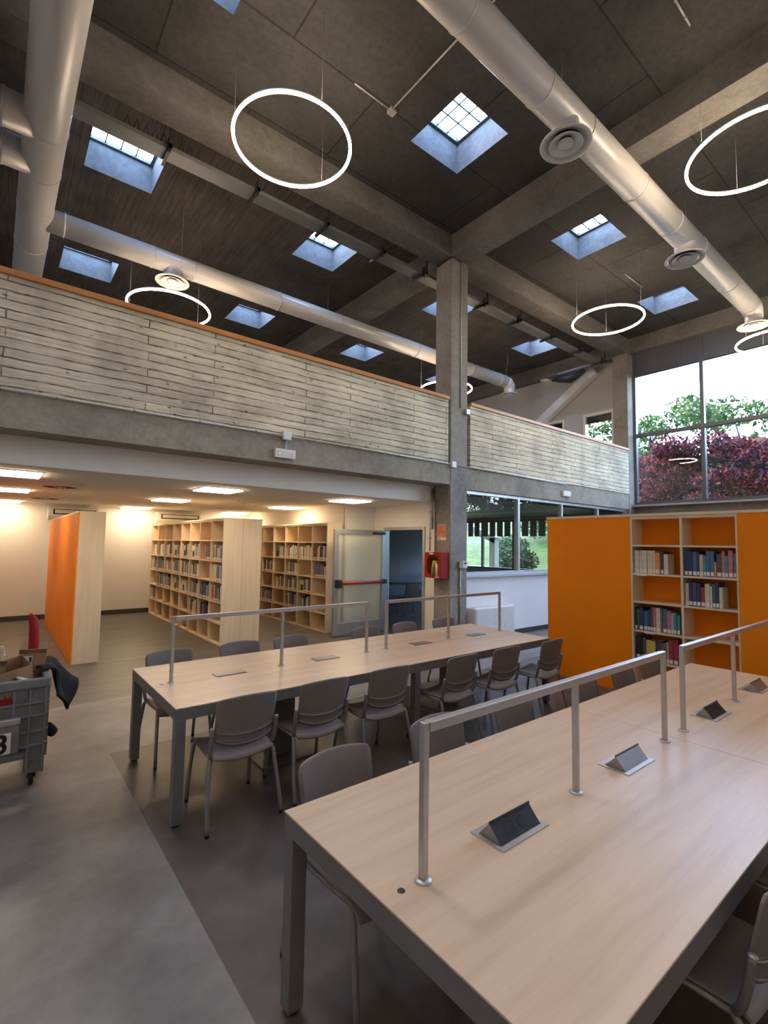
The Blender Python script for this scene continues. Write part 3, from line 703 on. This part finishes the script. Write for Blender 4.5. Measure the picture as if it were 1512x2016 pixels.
o = MB().tube([(13.2,7.2,6.97),(13.1,7.6,6.78),(13.2,8.0,6.9),(13.25,8.3,6.95)], [.05,.12,.1,.03], 10).build('cable_bundle', M['black']); tag(o, 'black bundle of cables hanging at the turned end of the cable tray', 'cables')
t = thing('sloping_trunking', 'white boxed trunking sloping down the gallery end wall beside its windows', 'trunking', (13.79, 7.12, 7.05))
d = Vector((0, 3.9, -2.55)); L = d.length; Mt = Matrix.Rotation(math.atan2(d.z, d.y), 4, 'X')
MB().box(-.22, 0, 0, L, -.13, .13, 0, Mt).build('trunking_box', M['white'], t); MB().box(-.26, -.2, 0, L, -.15, -.11, 0, Mt).build('trunking_edge', M['alu_light'], t)
tag(MB().lathe([(0,-.05),(.12,-.045),(.15,0)], (13.72,8.85,ZB), 24).build('ceiling_speaker', M['white']), 'round white speaker under the end beam above the gallery', 'speaker')
for pts, nm in (([(3.26,4.79,7.615),(3.86,4.79,7.615)], 'short pipe on the slab ending at a small box beside the skylight'), ([(3.86,4.79,7.615),(3.86,2.6,7.615)], 'pipe on the slab running from the small box towards the duct'), ([(5.2,1.85,7.615),(5.74,1.85,7.615)], 'short pipe on the slab above the cut off ring lamp'), ([(10.17,4.62,7.615),(11.0,4.62,7.615)], 'short pipe on the slab above the small ring lamp')):
    pipe(nm, pts, .012, 'conduit', cl(pts, 2))
tag(B(3.82, 3.92, 4.74, 4.84, 7.58, 7.63).build('junction_box', M['conduit'], None, .006), 'small grey box on the slab beside the first skylight', 'junction box')

def ring(x, y, z, label, r=.685):
    t = thing('ring_light', label, 'pendant lamp', (x, y, z), 0, 'suspended ring lamps')
    MB().tube([(r*math.cos(2*PI*i/96), r*math.sin(2*PI*i/96), 0) for i in range(96)], .018, 10, 0, False, True).build('light_ring', M['ring'], t)
    m = MB(); n = 72; b = 0
    m.lathe([(r-.006,.018),(r-.006,.034),(r+.006,.034),(r+.006,.018)], (0,0,0), 96).build('ring_housing', M['white'], t)
    for a in (.5, .5+2*PI/3, .5+4*PI/3): MB().tube([(r*math.cos(a), r*math.sin(a), .05), (r*math.cos(a), r*math.sin(a), ZS-z)], .0025, 5).build('suspension_wire', M['steel'], t)
ring(2.54, 5.02, 6.55, 'large glowing ring lamp over the first table, under the long beam')
ring(9.80, 4.83, 6.55, 'glowing ring lamp between the duct and the board parapet, in front of a skylight')
ring(6.86, 1.58, 6.55, 'glowing ring lamp beyond the duct, cut by the picture edge, above the second table')
ring(12.35, 2.62, 6.12, 'glowing ring lamp in front of the tall end window', .64)
ring(2.26, 9.10, 5.98, 'glowing ring lamp above the gallery, half hidden by the long parapet')
ring(9.28, 8.99, 5.98, 'glowing ring lamp above the gallery, partly behind the middle pillar')
ring(-.4, -1.7, 6.55, 'added ring lamp, unseen behind the viewer, lighting the cart side of the hall')  # unseen extra lamp, added to light the cart side

# ------------------------------------------------------------------ reading tables with their lamp rails and sockets
def table(y0, y1, label):
    x0, x1 = .96, 5.14; L = x1-x0; W = y1-y0
    t = thing('reading_table', label, 'table', (x0, y0, 0))
    B(.0, L/2-.001, .0, W, .732, .74).build('table_top', M['table'], t, .002); B(L/2+.001, L, .0, W, .732, .74).build('table_top', M['table'], t, .002)
    m = MB().box(.002,L-.002,.002,.05,.66,.731).box(.002,L-.002,W-.05,W-.002,.66,.731).box(.002,.05,.05,W-.05,.66,.731).box(L-.05,L-.002,.05,W-.05,.66,.731).box(L/2-.03,L/2+.03,.05,W-.05,.66,.731)
    m.build('apron_frame', M['tframe'], t)
    for x in (.003, L/2-.035, L-.068):
        for y in (.003, W-.068):
            g = B(x, x+.065, y, y+.065, .018, .66).build('leg', M['tframe'], t, .003); MB().lathe([(.022,0),(.026,.006),(.02,.018)], (x+.0325,y+.0325,0), 14).build('foot', M['black'], g)
    for x in (L/4, 3*L/4):
        g = B(x-.12, x+.12, W/2-.04, W/2+.04, .012, .66).build('cable_column', M['tframe'], t, .004); B(x-.24, x+.24, W/2-.2, W/2+.2, 0, .012).build('base_plate', M['tframe'], g)
    MB().lathe([(0,.742),(.011,.742),(.013,.740)], (.075,W/2,0), 20).build('cable_cap', M['dark'], t)
    return t
table(3.27, 4.50, 'long maple table with closed socket lids, standing by the gallery')
table(.555, 1.80, 'long maple table at the front with raised socket boxes')
def rail(x, y, label):
    t = thing('table_lamp_rail', label, 'table lamp', (x, y, .74), 0, 'lamp rails on the tables')
    for i, px in enumerate((0, .91, 1.83)):
        g = B(px-.012, px+.012, -.012, .012, .004, .462 if i == 1 else .49).build('post', M['alu'], t, .003)
        MB().lathe([(0,.006),(.026,.006),(.028,.003),(.028,0)], (px,0,0), 24).build('post_flange', M['alu'], g)
    B(.012, .909, -.016, .016, .458, .49).build('rail', M['alu'], t, .003); B(.911, 1.818, -.016, .016, .458, .49).build('rail', M['alu'], t, .003)
    return t
rail(1.10, 3.90, 'aluminium lamp rail on the gallery side table, the half by the cart')
rail(3.18, 3.90, 'aluminium lamp rail on the gallery side table, the half by the pillar')
rail(1.12, 1.17, 'aluminium lamp rail on the front table, the half by the empty corner')
rail(3.21, 1.17, 'aluminium lamp rail on the front table, the half by the orange bookcase')
for i, x in enumerate((1.55, 2.46, 3.66, 4.56)):
    t = thing('table_socket', 'flat grey socket lid closed in the gallery side table, %s from the cart end' % ORD[i], 'socket', (x, 3.90, .74))
    B(-.125,.125,-.06,.06,0,.003).build('lid_frame', M['lid'], t); B(-.118,.118,-.053,.053,.003,.006).build('lid_plate', M['lid'], t)
for i, (x, sgn) in enumerate(((1.575, 1), (2.51, -1), (3.68, 1), (4.62, -1))):
    t = thing('socket_box', 'raised socket box on the front table, %s' % ['showing black sockets, first from the empty corner','closed side showing, second from the empty corner','showing black sockets, third from the empty corner','closed side showing, by the orange bookcase'][i], 'socket', (x, 1.175, .74), 0 if sgn > 0 else PI)
    m = MB(); m.box(-.14,.14,-.075,-.052,0,.004).box(-.14,.14,.052,.075,0,.004).box(-.14,-.122,-.052,.052,0,.004).box(.122,.14,-.052,.052,0,.004)
    m.build('bezel', M['alu'], t)
    m = MB(); a, b, c2 = (-.048,.002), (.004,.058), (.052,.002)     # prism: sloping black face to -y, lid sloping back
    v = []
    for x2 in (-.12, .12): v += [(x2,*a),(x2,*b),(x2,*c2)]
    m.v = v; m.face([0,3,4,1], 1); m.face([1,4,5,2], 0); m.face([0,1,2], 0); m.face([5,4,3], 0)
    m.build('socket_body', [M['lid'], M['black']], t)
    n2 = Vector((0, -.056, .052)).normalized(); u = Vector((0, .052, .056)).normalized(); o3 = Vector((0,-.048,.002))
    def onface(x3, s, r): return [(o3+Vector((x3,0,0))+u*s+n2*.0015+Vector((1,0,0))*r*math.cos(q)+u*r*math.sin(q)) for q in [2*PI*k/14 for k in range(14)]]
    m = MB()
    for (x3, s, r) in ((.035,.038,.021),):
        b0 = len(m.v); m.v += [tuple(p) for p in onface(x3, s, r)]; m.face(list(range(b0, b0+14)))
    for x3 in (-.055, -.03, -.01):
        for s in (.022, .038, .054):
            b0 = len(m.v); m.v += [tuple(o3+Vector((x3+dx,0,0))+u*(s+ds)+n2*.0015) for dx, ds in ((-.006,-.004),(.006,-.004),(.006,.004),(-.006,.004))]; m.face([b0,b0+1,b0+2,b0+3])
    m.build('socket_outlets', M['ink'], t)
    MB().box(-.121,.121,.0,.005,.056,.064).build('lid_lip', M['dark'], t)
tag(MB().lathe([(0,.7425),(.018,.7425),(.02,.74)], (1.035,3.90,0), 20).build('sticker', M['paper']), 'small white round sticker on the corner of the gallery side table', 'sticker')

# ------------------------------------------------------------------ chairs
def make_chair(label):
    t = thing('stacking_chair', label, 'chair')
    # local: y forward, origin on the floor under the seat centre
    def seat(u, v):
        x = -.215+.43*u; y = -.215+.45*v
        z = .450-.020*math.sin(PI*u)*(1-.4*v)-.008
        if v < .12: z -= (.12-v)**2*1.6
        if v > .80: z -= (v-.80)**2*1.1
        e = abs(u-.5)*2
        return (x*(1-.06*(1-v)), y, z+.010*e*e)
    MB().grid(seat, 12, 14, 0, .010).build('seat', M['chair'], t)
    def back(u, v):
        c = 2*u-1; e = abs(c)
        w = .197+.012*v-.020*max(0, v-.85)*4*max(0,(e-.8)*2)
        zt = .80+.018*(1-c*c); zb = .515-.035*(1-c*c)*1.0+.02*e**4
        z = zb+(zt-zb)*v
        y = -.195-.055*v-.038*(1-c*c)*(.75+.25*v)+.02*v*v*0
        y += .004*math.exp(-((v-.22)/.03)**2)*-1.6 + .004*math.exp(-((v-.05)/.03)**2)*-1.6
        return (c*w*(1-.05*max(0,v-.93)*14*e**8), y, z)
    MB().grid(back, 16, 26, 0, .009).build('backrest', M['chair'], t)
    for v0 in (.06, .25):
        p = [Vector(back(.03+.94*k/20, v0)) for k in range(21)]
        MB().tube([tuple(q+Vector((0,-.003,0))) for q in p], .0045, 6).build('back_rib', M['chairframe'], t)
    for s in (-1, 1):
        br = MB().tube([(s*.205,-.165,.425),(s*.213,-.188,.47),(s*.217,-.205,.54),(s*.218,-.215,.61),(s*.218,-.219,.625)], [.013,.015,.015,.014,.012], 8).build('back_bracket', M['chairframe'], t)
        MB().lathe([(0,.006),(.012,.004),(.014,0)], (s*.218,-.219,.625), 12).build('bracket_cap', M['lid'], br)
        MB().tube([(s*.200,.17,.432),(s*.203,0,.425),(s*.205,-.17,.425)], .011, 8).build('side_rail', M['chairframe'], t)
        g = MB().tube([(s*.205,-.16,.43),(s*.215,-.185,.40),(s*.225,-.205,.30),(s*.238,-.24,.15),(s*.243,-.268,.05),(s*.243,-.270,.012)], .0132, 10).build('leg', M['chairframe'], t)
        MB().lathe([(0,0),(.013,0),(.014,.02),(.011,.024)], (s*.243,-.270,0), 12).build('foot', M['black'], g)
        g = MB().tube([(s*.200,.15,.43),(s*.206,.175,.40),(s*.214,.20,.28),(s*.222,.225,.12),(s*.224,.235,.012)], .0132, 10).build('leg', M['chairframe'], t)
        MB().lathe([(0,0),(.013,0),(.014,.02),(.011,.024)], (s*.224,.235,0), 12).build('foot', M['black'], g)
    MB().tube([(-.2,.14,.425),(.2,.14,.425)], .009, 8).build('cross_rail', M['chairframe'], t)
    return t
c0 = make_chair('x'); first = True
def chair(x, y, rz, label, group):
    global first
    if first:
        first = False; c0.location = (x, y, 0); c0.rotation_euler = (0,0,rz); c0['label'] = label; c0['group'] = group
    else: dup(c0, (x, y, 0), rz, label, group)
end = ['first','second','third','fourth','fifth','sixth']
for i, (x, y, r) in enumerate(((1.36,3.325,-.02),(1.95,3.33,.0),(2.575,3.33,-.03),(3.375,3.28,.03),(4.02,3.27,-.02),(4.74,3.23,.02))):
    chair(x, y, r, 'taupe chair, back to us, at the gallery side table, %s from cart end' % end[i], 'chairs on the hall side of the gallery table')
for i, (x, y, r) in enumerate(((1.31,4.44,.03),(1.96,4.45,-.02),(2.53,4.45,.02),(3.51,4.45,0),(4.13,4.45,.03),(4.82,4.45,-.02))):
    chair(x, y, PI+r, 'taupe chair facing us behind the gallery side table, %s from cart end' % end[i], 'chairs on the gallery side of the gallery table')
for i, (x, y, r) in enumerate(((1.335,1.745,.03),(2.04,1.79,-.02),(2.72,1.76,.02),(3.52,1.74,-.03),(4.22,1.76,.03),(4.82,1.78,-.02))):
    chair(x, y, PI+r, 'taupe chair behind the front table, facing us, %s from its empty corner' % end[i], 'chairs on the far side of the front table')
for i, (x, y, r) in enumerate(((2.0,.70,.0),(2.74,.66,.02))):
    chair(x, y, r, ['taupe chair tucked under the near edge of the front table', 'taupe chair under the near edge of the front table, second from our corner'][i], 'chairs on our side of the front table')

# classroom furniture seen through the open door
for x, y, r, nm in ((9.0, 10.1, -.45, 'pale folding table in the dark classroom behind the open door'),):
    t = thing('folding_table', nm, 'table', (x, y, 0), r)
    B(-.8,.8,-.35,.35,.71,.74).build('table_top', M['lid'], t)
    for s in (-.6, .6):
        B(s-.03, s+.03, -.03, .03, .05, .71).build('leg', M['lid'], t); B(s-.025, s+.025, -.32, .32, .02, .06).build('foot_bar', M['lid'], t)
chair(8.55, 9.55, -.3, 'dark chair drawn up to the folding table in the classroom', 'classroom chairs')
chair(9.35, 9.35, -.5, 'second dark chair at the folding table in the classroom', 'classroom chairs')

# ------------------------------------------------------------------ collection cart and what lies in it
t = thing('rolling_bin', 'grey ribbed plastic rolling bin with a black number on a white card', 'bin', (.38, 4.45, 0))
W2, DP, HT = 1.15, .74, .775
m = MB()
def wallbox(a, b, c2, d, e, f): m.box(a, b, c2, d, e, f)
m.box(-W2, 0, 0, .02, .28, HT-.06).box(-W2, 0, DP-.02, DP, .20, HT-.06).box(-.02, 0, .02, DP-.02, .20, HT-.06).box(-W2, -W2+.02, .02, DP-.02, .20, HT-.06).box(-W2+.02, -.02, .02, DP-.02, .20, .22)
m.box(-.115, 0, .0, .12, .10, .28).box(-W2, -W2+.115, 0, .12, .10, .28).box(-.115, 0, DP-.12, DP, .10, .2).box(-W2, -W2+.115, DP-.12, DP, .10, .2)
m.build('bin_shell', M['cart'], t)
m = MB().box(-W2-.02, .02, -.02, .025, HT-.07, HT).box(-W2-.02, .02, DP-.025, DP+.02, HT-.07, HT).box(-.025, .02, .025, DP-.025, HT-.07, HT).box(-W2-.02, -W2+.025, .025, DP-.025, HT-.07, HT)
m.build('rim', M['cart'], t, .012)
m = MB()
for x in (-.012, -.105, -.20, -.30, -.42, -.54, -.66, -.78, -.90, -1.02): m.box(x-.006, x+.006, -.024, 0, .28 if x < -.12 else .10, HT-.07)
for z in (.605, .515, .40, .30, .20): m.box(-W2 if z > .29 else -.115, 0, -.023, 0, z-.006, z+.006)
for y in (.02, .14, .26, .38, .50, .62): m.box(0, .016, y, y+.01, .20, HT-.07)
for z in (.605, .515, .40, .30): m.box(0, .015, 0, DP, z-.005, z+.005)
m.build('ribs', M['cart'], t)
B(-.62, -.16, -.05, -.012, .28, .475).build('handle_panel', M['cart'], t, .006); B(-.62, -.155, -.055, -.012, .475, .52).build('handle_lip', M['alu'], t, .006)
lb = B(-.33, -.205, -.0535, -.05, .285, .43).build('number_card', M['paper'], t)
cu = bpy.data.curves.new('digit', 'FONT'); cu.body = '3'; cu.size = .185; cu.extrude = .0006; cu.offset = .004; cu.align_x = 'CENTER'
tmp = bpy.data.objects.new('digit', cu); C.objects.link(tmp); bpy.context.view_layer.update()
me = bpy.data.meshes.new_from_object(tmp.evaluated_get(bpy.context.evaluated_depsgraph_get())); bpy.data.objects.remove(tmp)
me.materials.clear(); me.materials.append(M['ink']); dg = bpy.data.objects.new('printed_number', me); C.objects.link(dg); dg.parent = lb
dg.rotation_euler = (PI/2, 0, 0); dg.location = (-.262, -.0545, .295)
# red leaf mark on the front
m = MB(); pts = []
for i in range(22):
    a = 2*PI*i/22; r = (.055 if i % 2 == 0 else .032)*(1+.35*math.sin(a)); pts.append((-.245+r*math.cos(a), -.0008, .615+r*math.sin(a)*.95))
m.v = [tuple(p) for p in pts]; m.face(list(range(22))[::-1]); m.build('red_mark', M['red'], t)
for x, y in ((-.07,.06), (-W2+.07,.06), (-.07,DP-.06), (-W2+.07,DP-.06)):
    g = MB().box(x-.028, x+.028, y-.03, y+.03, .055, .10).build('caster', M['dark'], t); MB().tube([(x-.014,y,.045),(x+.014,y,.045)], .045, 18).build('caster_wheel', M['black'], g)
def carton(name, label, loc, size, rot, flaps=True):
    t = thing(name, label, 'box', loc); t.rotation_euler = rot; a, b, c2 = size; k = .004
    m = MB().box(0,a,0,k,0,c2).box(0,a,b-k,b,0,c2).box(0,k,k,b-k,0,c2).box(a-k,a,k,b-k,0,c2).box(k,a-k,k,b-k,0,k); m.build('carton', M['cardboard'], t)
    if flaps:
        MB().box(0,a,0,.004,0,b*.45,0,Matrix.Translation((0,0,c2)) @ Matrix.Rotation(.9,4,'X')).build('flap', M['cardboard'], t)
        MB().box(0,a,-.004,0,0,b*.45,0,Matrix.Translation((0,b,c2)) @ Matrix.Rotation(-.5,4,'X')).build('flap', M['cardboard'], t)
    return t
q = carton('cardboard_box', 'open brown cardboard box with a white shipping label, highest in the grey bin', (.20, 4.86, .68), (.18,.14,.21), (0,.05,-.1))
MB().box(.02,.09,-.002,0,.12,.19).build('shipping_label', M['paper'], q); MB().box(.07,.085,-.003,-.002,.13,.18).build('barcode', M['ink'], q)
q = carton('cardboard_box', 'brown cardboard box tilted against the bin rim, nearest corner', (.10, 4.62, .62), (.22,.20,.19), (.25,-.2,.25), False)
q = carton('cardboard_box', 'flat brown cardboard box leaning behind the others, at the picture edge', (-.06, 4.72, .60), (.16,.22,.24), (0,.1,.1))
o = MB().box(0,.13,0,.15,0,.012).build('paper_bundle', M['paper']); o.location = (.23,4.52,.745); o.rotation_euler = (.15,.38,.5); tag(o, 'white paper packet lying on the rim corner of the grey bin', 'paper')
o = MB().tube([(.30,4.9,.80),(.305,4.9,.95),(.30,4.9,1.08),(.29,4.9,1.15),(.265,4.9,1.19)], [.036,.036,.034,.030,.015], 16).build('red_roll', M['red']); tag(o, 'red glossy padded roll standing up behind the cardboard box in the bin', 'roll')
o = MB().tube([(.12,4.68,.72),(.10,4.68,.92),(.095,4.68,.99)], [.035,.032,.012], 14).build('plastic_bottle', M['roofglass']); tag(o, 'clear plastic bottle sticking up among the cartons in the bin', 'bottle')
def jacket(u, v):
    y = 4.62+.42*u+.03*math.sin(v*5)
    x = .33+.10*min(1, v*4)+(.02+.15*u)*v*v+.05*v*u+.014*math.sin(u*14+v*3)
    z = .80-(.22+.16*math.sin(PI*u)**2)*max(0, v-.12)/.88-.02*(v < .12)+.012*math.sin(u*9)
    return (x, y, z)
o = MB().grid(jacket, 24, 18, 0, .018).build('jacket', M['cloth']); tag(o, 'black jacket draped over the rim of the grey bin', 'jacket')
o = MB().tube([(.42,4.85,.30),(.445,4.86,.25),(.475,4.87,.22)], [.03,.045,.035], 12).build('strap_bag', M['cloth']); o2 = o
tag(o, 'small dark pouch hanging behind the grey bin', 'bag'); MB().tube([(.405,4.84,.70),(.41,4.85,.50),(.42,4.85,.30)], .006, 6).build('strap', M['cloth'], o)

# ------------------------------------------------------------------ garden
m = MB(); N = 24
def terr(x, y): return .55+max(0, x-15.5)*.17+.25*math.sin(y*.4+x*.3)*min(1, max(0, (x-15)/4))
m.grid(lambda u, v: (14.0+46*u, -30+70*v, terr(14.0+46*u, -30+70*v)), 46, 40, 0, 0)
S('ground', m, M['lawn'])
def leaves(m, c, rad, n, size, flat=1.0, rnd=random):
    for _ in range(n):
        while True:
            p = Vector((rnd.uniform(-1,1), rnd.uniform(-1,1), rnd.uniform(-1,1)))
            if p.length < 1: break
        q = Vector((c[0]+p.x*rad[0], c[1]+p.y*rad[1], c[2]+p.z*rad[2]))
        a = Vector((rnd.uniform(-1,1), rnd.uniform(-1,1), rnd.uniform(-1,1)*flat)).normalized(); b = a.orthogonal().normalized()
        b = Matrix.Rotation(rnd.uniform(0, 6.28), 3, a) @ b; s = size*rnd.uniform(.6, 1.3)
        i = len(m.v); m.v += [tuple(q-a*s), tuple(q+b*s*.45), tuple(q+a*s), tuple(q-b*s*.45)]; m.face([i,i+1,i+2,i+3])
def tree(name, label, base, trunk_top, clumps, mat, nleaf, size, rad, flat=1.0, trunk_r=.12):
    t = thing(name, label, 'tree', base)
    bx = Vector(base); m = MB(); top = Vector(trunk_top)-bx; mid = top*.5+Vector((.1,.15,0))
    m.tube([(0,0,-.1), tuple(mid*.6), tuple(mid), tuple(top)], [trunk_r, trunk_r*.85, trunk_r*.75, trunk_r*.5], 10)
    for c in clumps[::2]:
        e = Vector(c)-bx; s = mid.lerp(top, random.random()); k = s.lerp(e, .5)+Vector((0,0,.25))
        m.tube([tuple(s), tuple(k), tuple(e)], [trunk_r*.42, trunk_r*.25, .012], 6)
    m.build('trunk', M['bark'], t)
    f = MB()
    for c in clumps: leaves(f, Vector(c)-bx, rad, nleaf, size, flat)
    f.build('foliage', mat, t)
R2 = random.Random(3)
def cl_in(n, x, y, z, top=None):
    out = []
    while len(out) < n:
        p = (R2.uniform(*x), R2.uniform(*y), R2.uniform(*z))
        if top is None or p[2] < top(p[0], p[1]): out.append(p)
    return out
tree('maple_tree', 'dark red maple spreading across the tall end window', (17.4,4.9,1.0), (17.7,4.6,4.6), cl_in(12, (17.0,18.0), (5.7,6.9), (4.4,5.1))+cl_in(115, (16.2,19.5), (2.0,8.3), (2.4,6.1), lambda x, y: 1.45+2.95*x/13.8-.1*max(0, y-5.5)+.45*math.sin(y*2.1+x)*math.sin(y*.9-.4)), M['maple_leaf'], 200, .075, (.62,.62,.22), 1.6, .10)
tree('maple_tree', 'second dark red maple, filling the further panes of the tall window', (18.2,1.2,1.0), (18.2,1.0,4.6), cl_in(105, (16.6,20.2), (-3.5,3.0), (2.4,5.5), lambda x, y: 1.4+2.9*x/13.8+.4*math.sin(y*1.9+x)), M['maple_leaf'], 200, .075, (.62,.62,.22), 1.6, .10)
tree('green_tree', 'large pale green tree rising behind the red maple', (26,6.4,2.0), (26,6.2,6.0), cl_in(62, (23.5,29), (2.8,12.0), (3.0,9.2), lambda x, y: (8.9-.40*abs(y-8.0))*x/26), M['green_leaf'], 300, .14, (1.0,1.0,.7), 1, .2)
tree('green_tree', 'green tree seen through the gallery end windows', (25,13.5,2.0), (25,13.4,6.0), cl_in(60, (22.5,28), (9.8,18.5), (2.8,8.6)), M['green_leaf'], 260, .14, (1.0,1.0,.7), 1, .2)
for i, (x, y, h, nm) in enumerate(((16.3, 11.9, 1.0, 'dark leafy bush in the garden by the classroom window'), (18.5, 9.9, 1.3, 'broad dark bush further up the lawn beyond the classroom'), (19.5, 14.5, 1.2, 'low bush at the far side of the lawn'))):
    z = terr(x, y); t = thing('garden_bush', nm, 'bush', (x, y, z))
    MB().tube([(0,0,-.05),(.05,.03,.3),(.0,.0,.6)], [.04,.03,.02], 8).build('stem', M['bark'], t)
    f = MB(); leaves(f, (0,0,h*.6), (.9,.9,h*.55), 1500, .08); f.build('foliage', M['bush_leaf'], t)

for y0, nm in ((-6, 'tall garden hedge furthest from the gallery'), (2, 'tall garden hedge behind the red maples'), (10, 'tall garden hedge behind the green tree, by the gallery windows')):
    t = thing('garden_hedge', nm, 'hedge', (32, y0+4, terr(32, y0+4)-.3))
    MB().box(-.6,.6,-3.9,3.9,0,2.2).build('hedge_core', M['bush_leaf'], t)
    f = MB()
    for k in range(12): leaves(f, (0, -3.7+.67*k, 1.7), (1.3,.9,1.9), 420, .17)
    f.build('foliage', M['bush_leaf'], t)

# ------------------------------------------------------------------ light, sky, camera
w = bpy.data.worlds.new('sky'); SC.world = w; w.use_nodes = True; nt = w.node_tree; nt.nodes.clear()
o = nt.nodes.new('ShaderNodeOutputWorld'); bg = nt.nodes.new('ShaderNodeBackground'); sk = nt.nodes.new('ShaderNodeTexSky')
sk.sky_type = 'NISHITA'; sk.sun_disc = False; sk.sun_elevation = math.radians(58); sk.sun_rotation = math.radians(0); sk.air_density = 1.0; sk.dust_density = 1.0; sk.altitude = 100
bg.inputs['Strength'].default_value = SKY
nt.links.new(sk.outputs[0], bg.inputs[0]); nt.links.new(bg.outputs[0], o.inputs[0])
def portal(loc, rot, sx, sy):
    l = bpy.data.lights.new('portal', 'AREA'); l.shape = 'RECTANGLE'; l.size = sx; l.size_y = sy; l.cycles.is_portal = True
    q = bpy.data.objects.new('portal', l); C.objects.link(q); q.location = loc; q.rotation_euler = rot
for p in PORT: portal(*p)
portal((14.05, 1.25, 4.82), (0, PI/2, 0), 3.5, 9.7)
portal((14.05, 10.25, 1.85), (0, PI/2, 0), 1.6, 5.6)

cd = bpy.data.cameras.new('camera'); co = bpy.data.objects.new('camera', cd); C.objects.link(co)
cd.sensor_fit = 'HORIZONTAL'; cd.sensor_width = 36; cd.lens = 956.77/1512*36; cd.clip_start = .05; cd.clip_end = 300
Rm = Matrix(((0.77944849,-0.05376555,-0.62415488,0),(-0.62627423,-0.04220348,-0.77845967,0),(0.01551281,0.99766133,-0.06656741,1.8),(0,0,0,1)))
co.matrix_world = Rm
SC.camera = co
SC.view_settings.view_transform = 'Standard'; SC.view_settings.look = 'None'; SC.view_settings.gamma = 1; SC.view_settings.exposure = 0.12; SC.view_settings.use_curve_mapping = False
cy = SC.cycles; cy.use_denoising = True; cy.max_bounces = 8; cy.diffuse_bounces = 5; cy.glossy_bounces = 3; cy.transparent_max_bounces = 12; cy.transmission_bounces = 4
cy.caustics_reflective = False; cy.caustics_refractive = False; cy.sample_clamp_indirect = 6.0
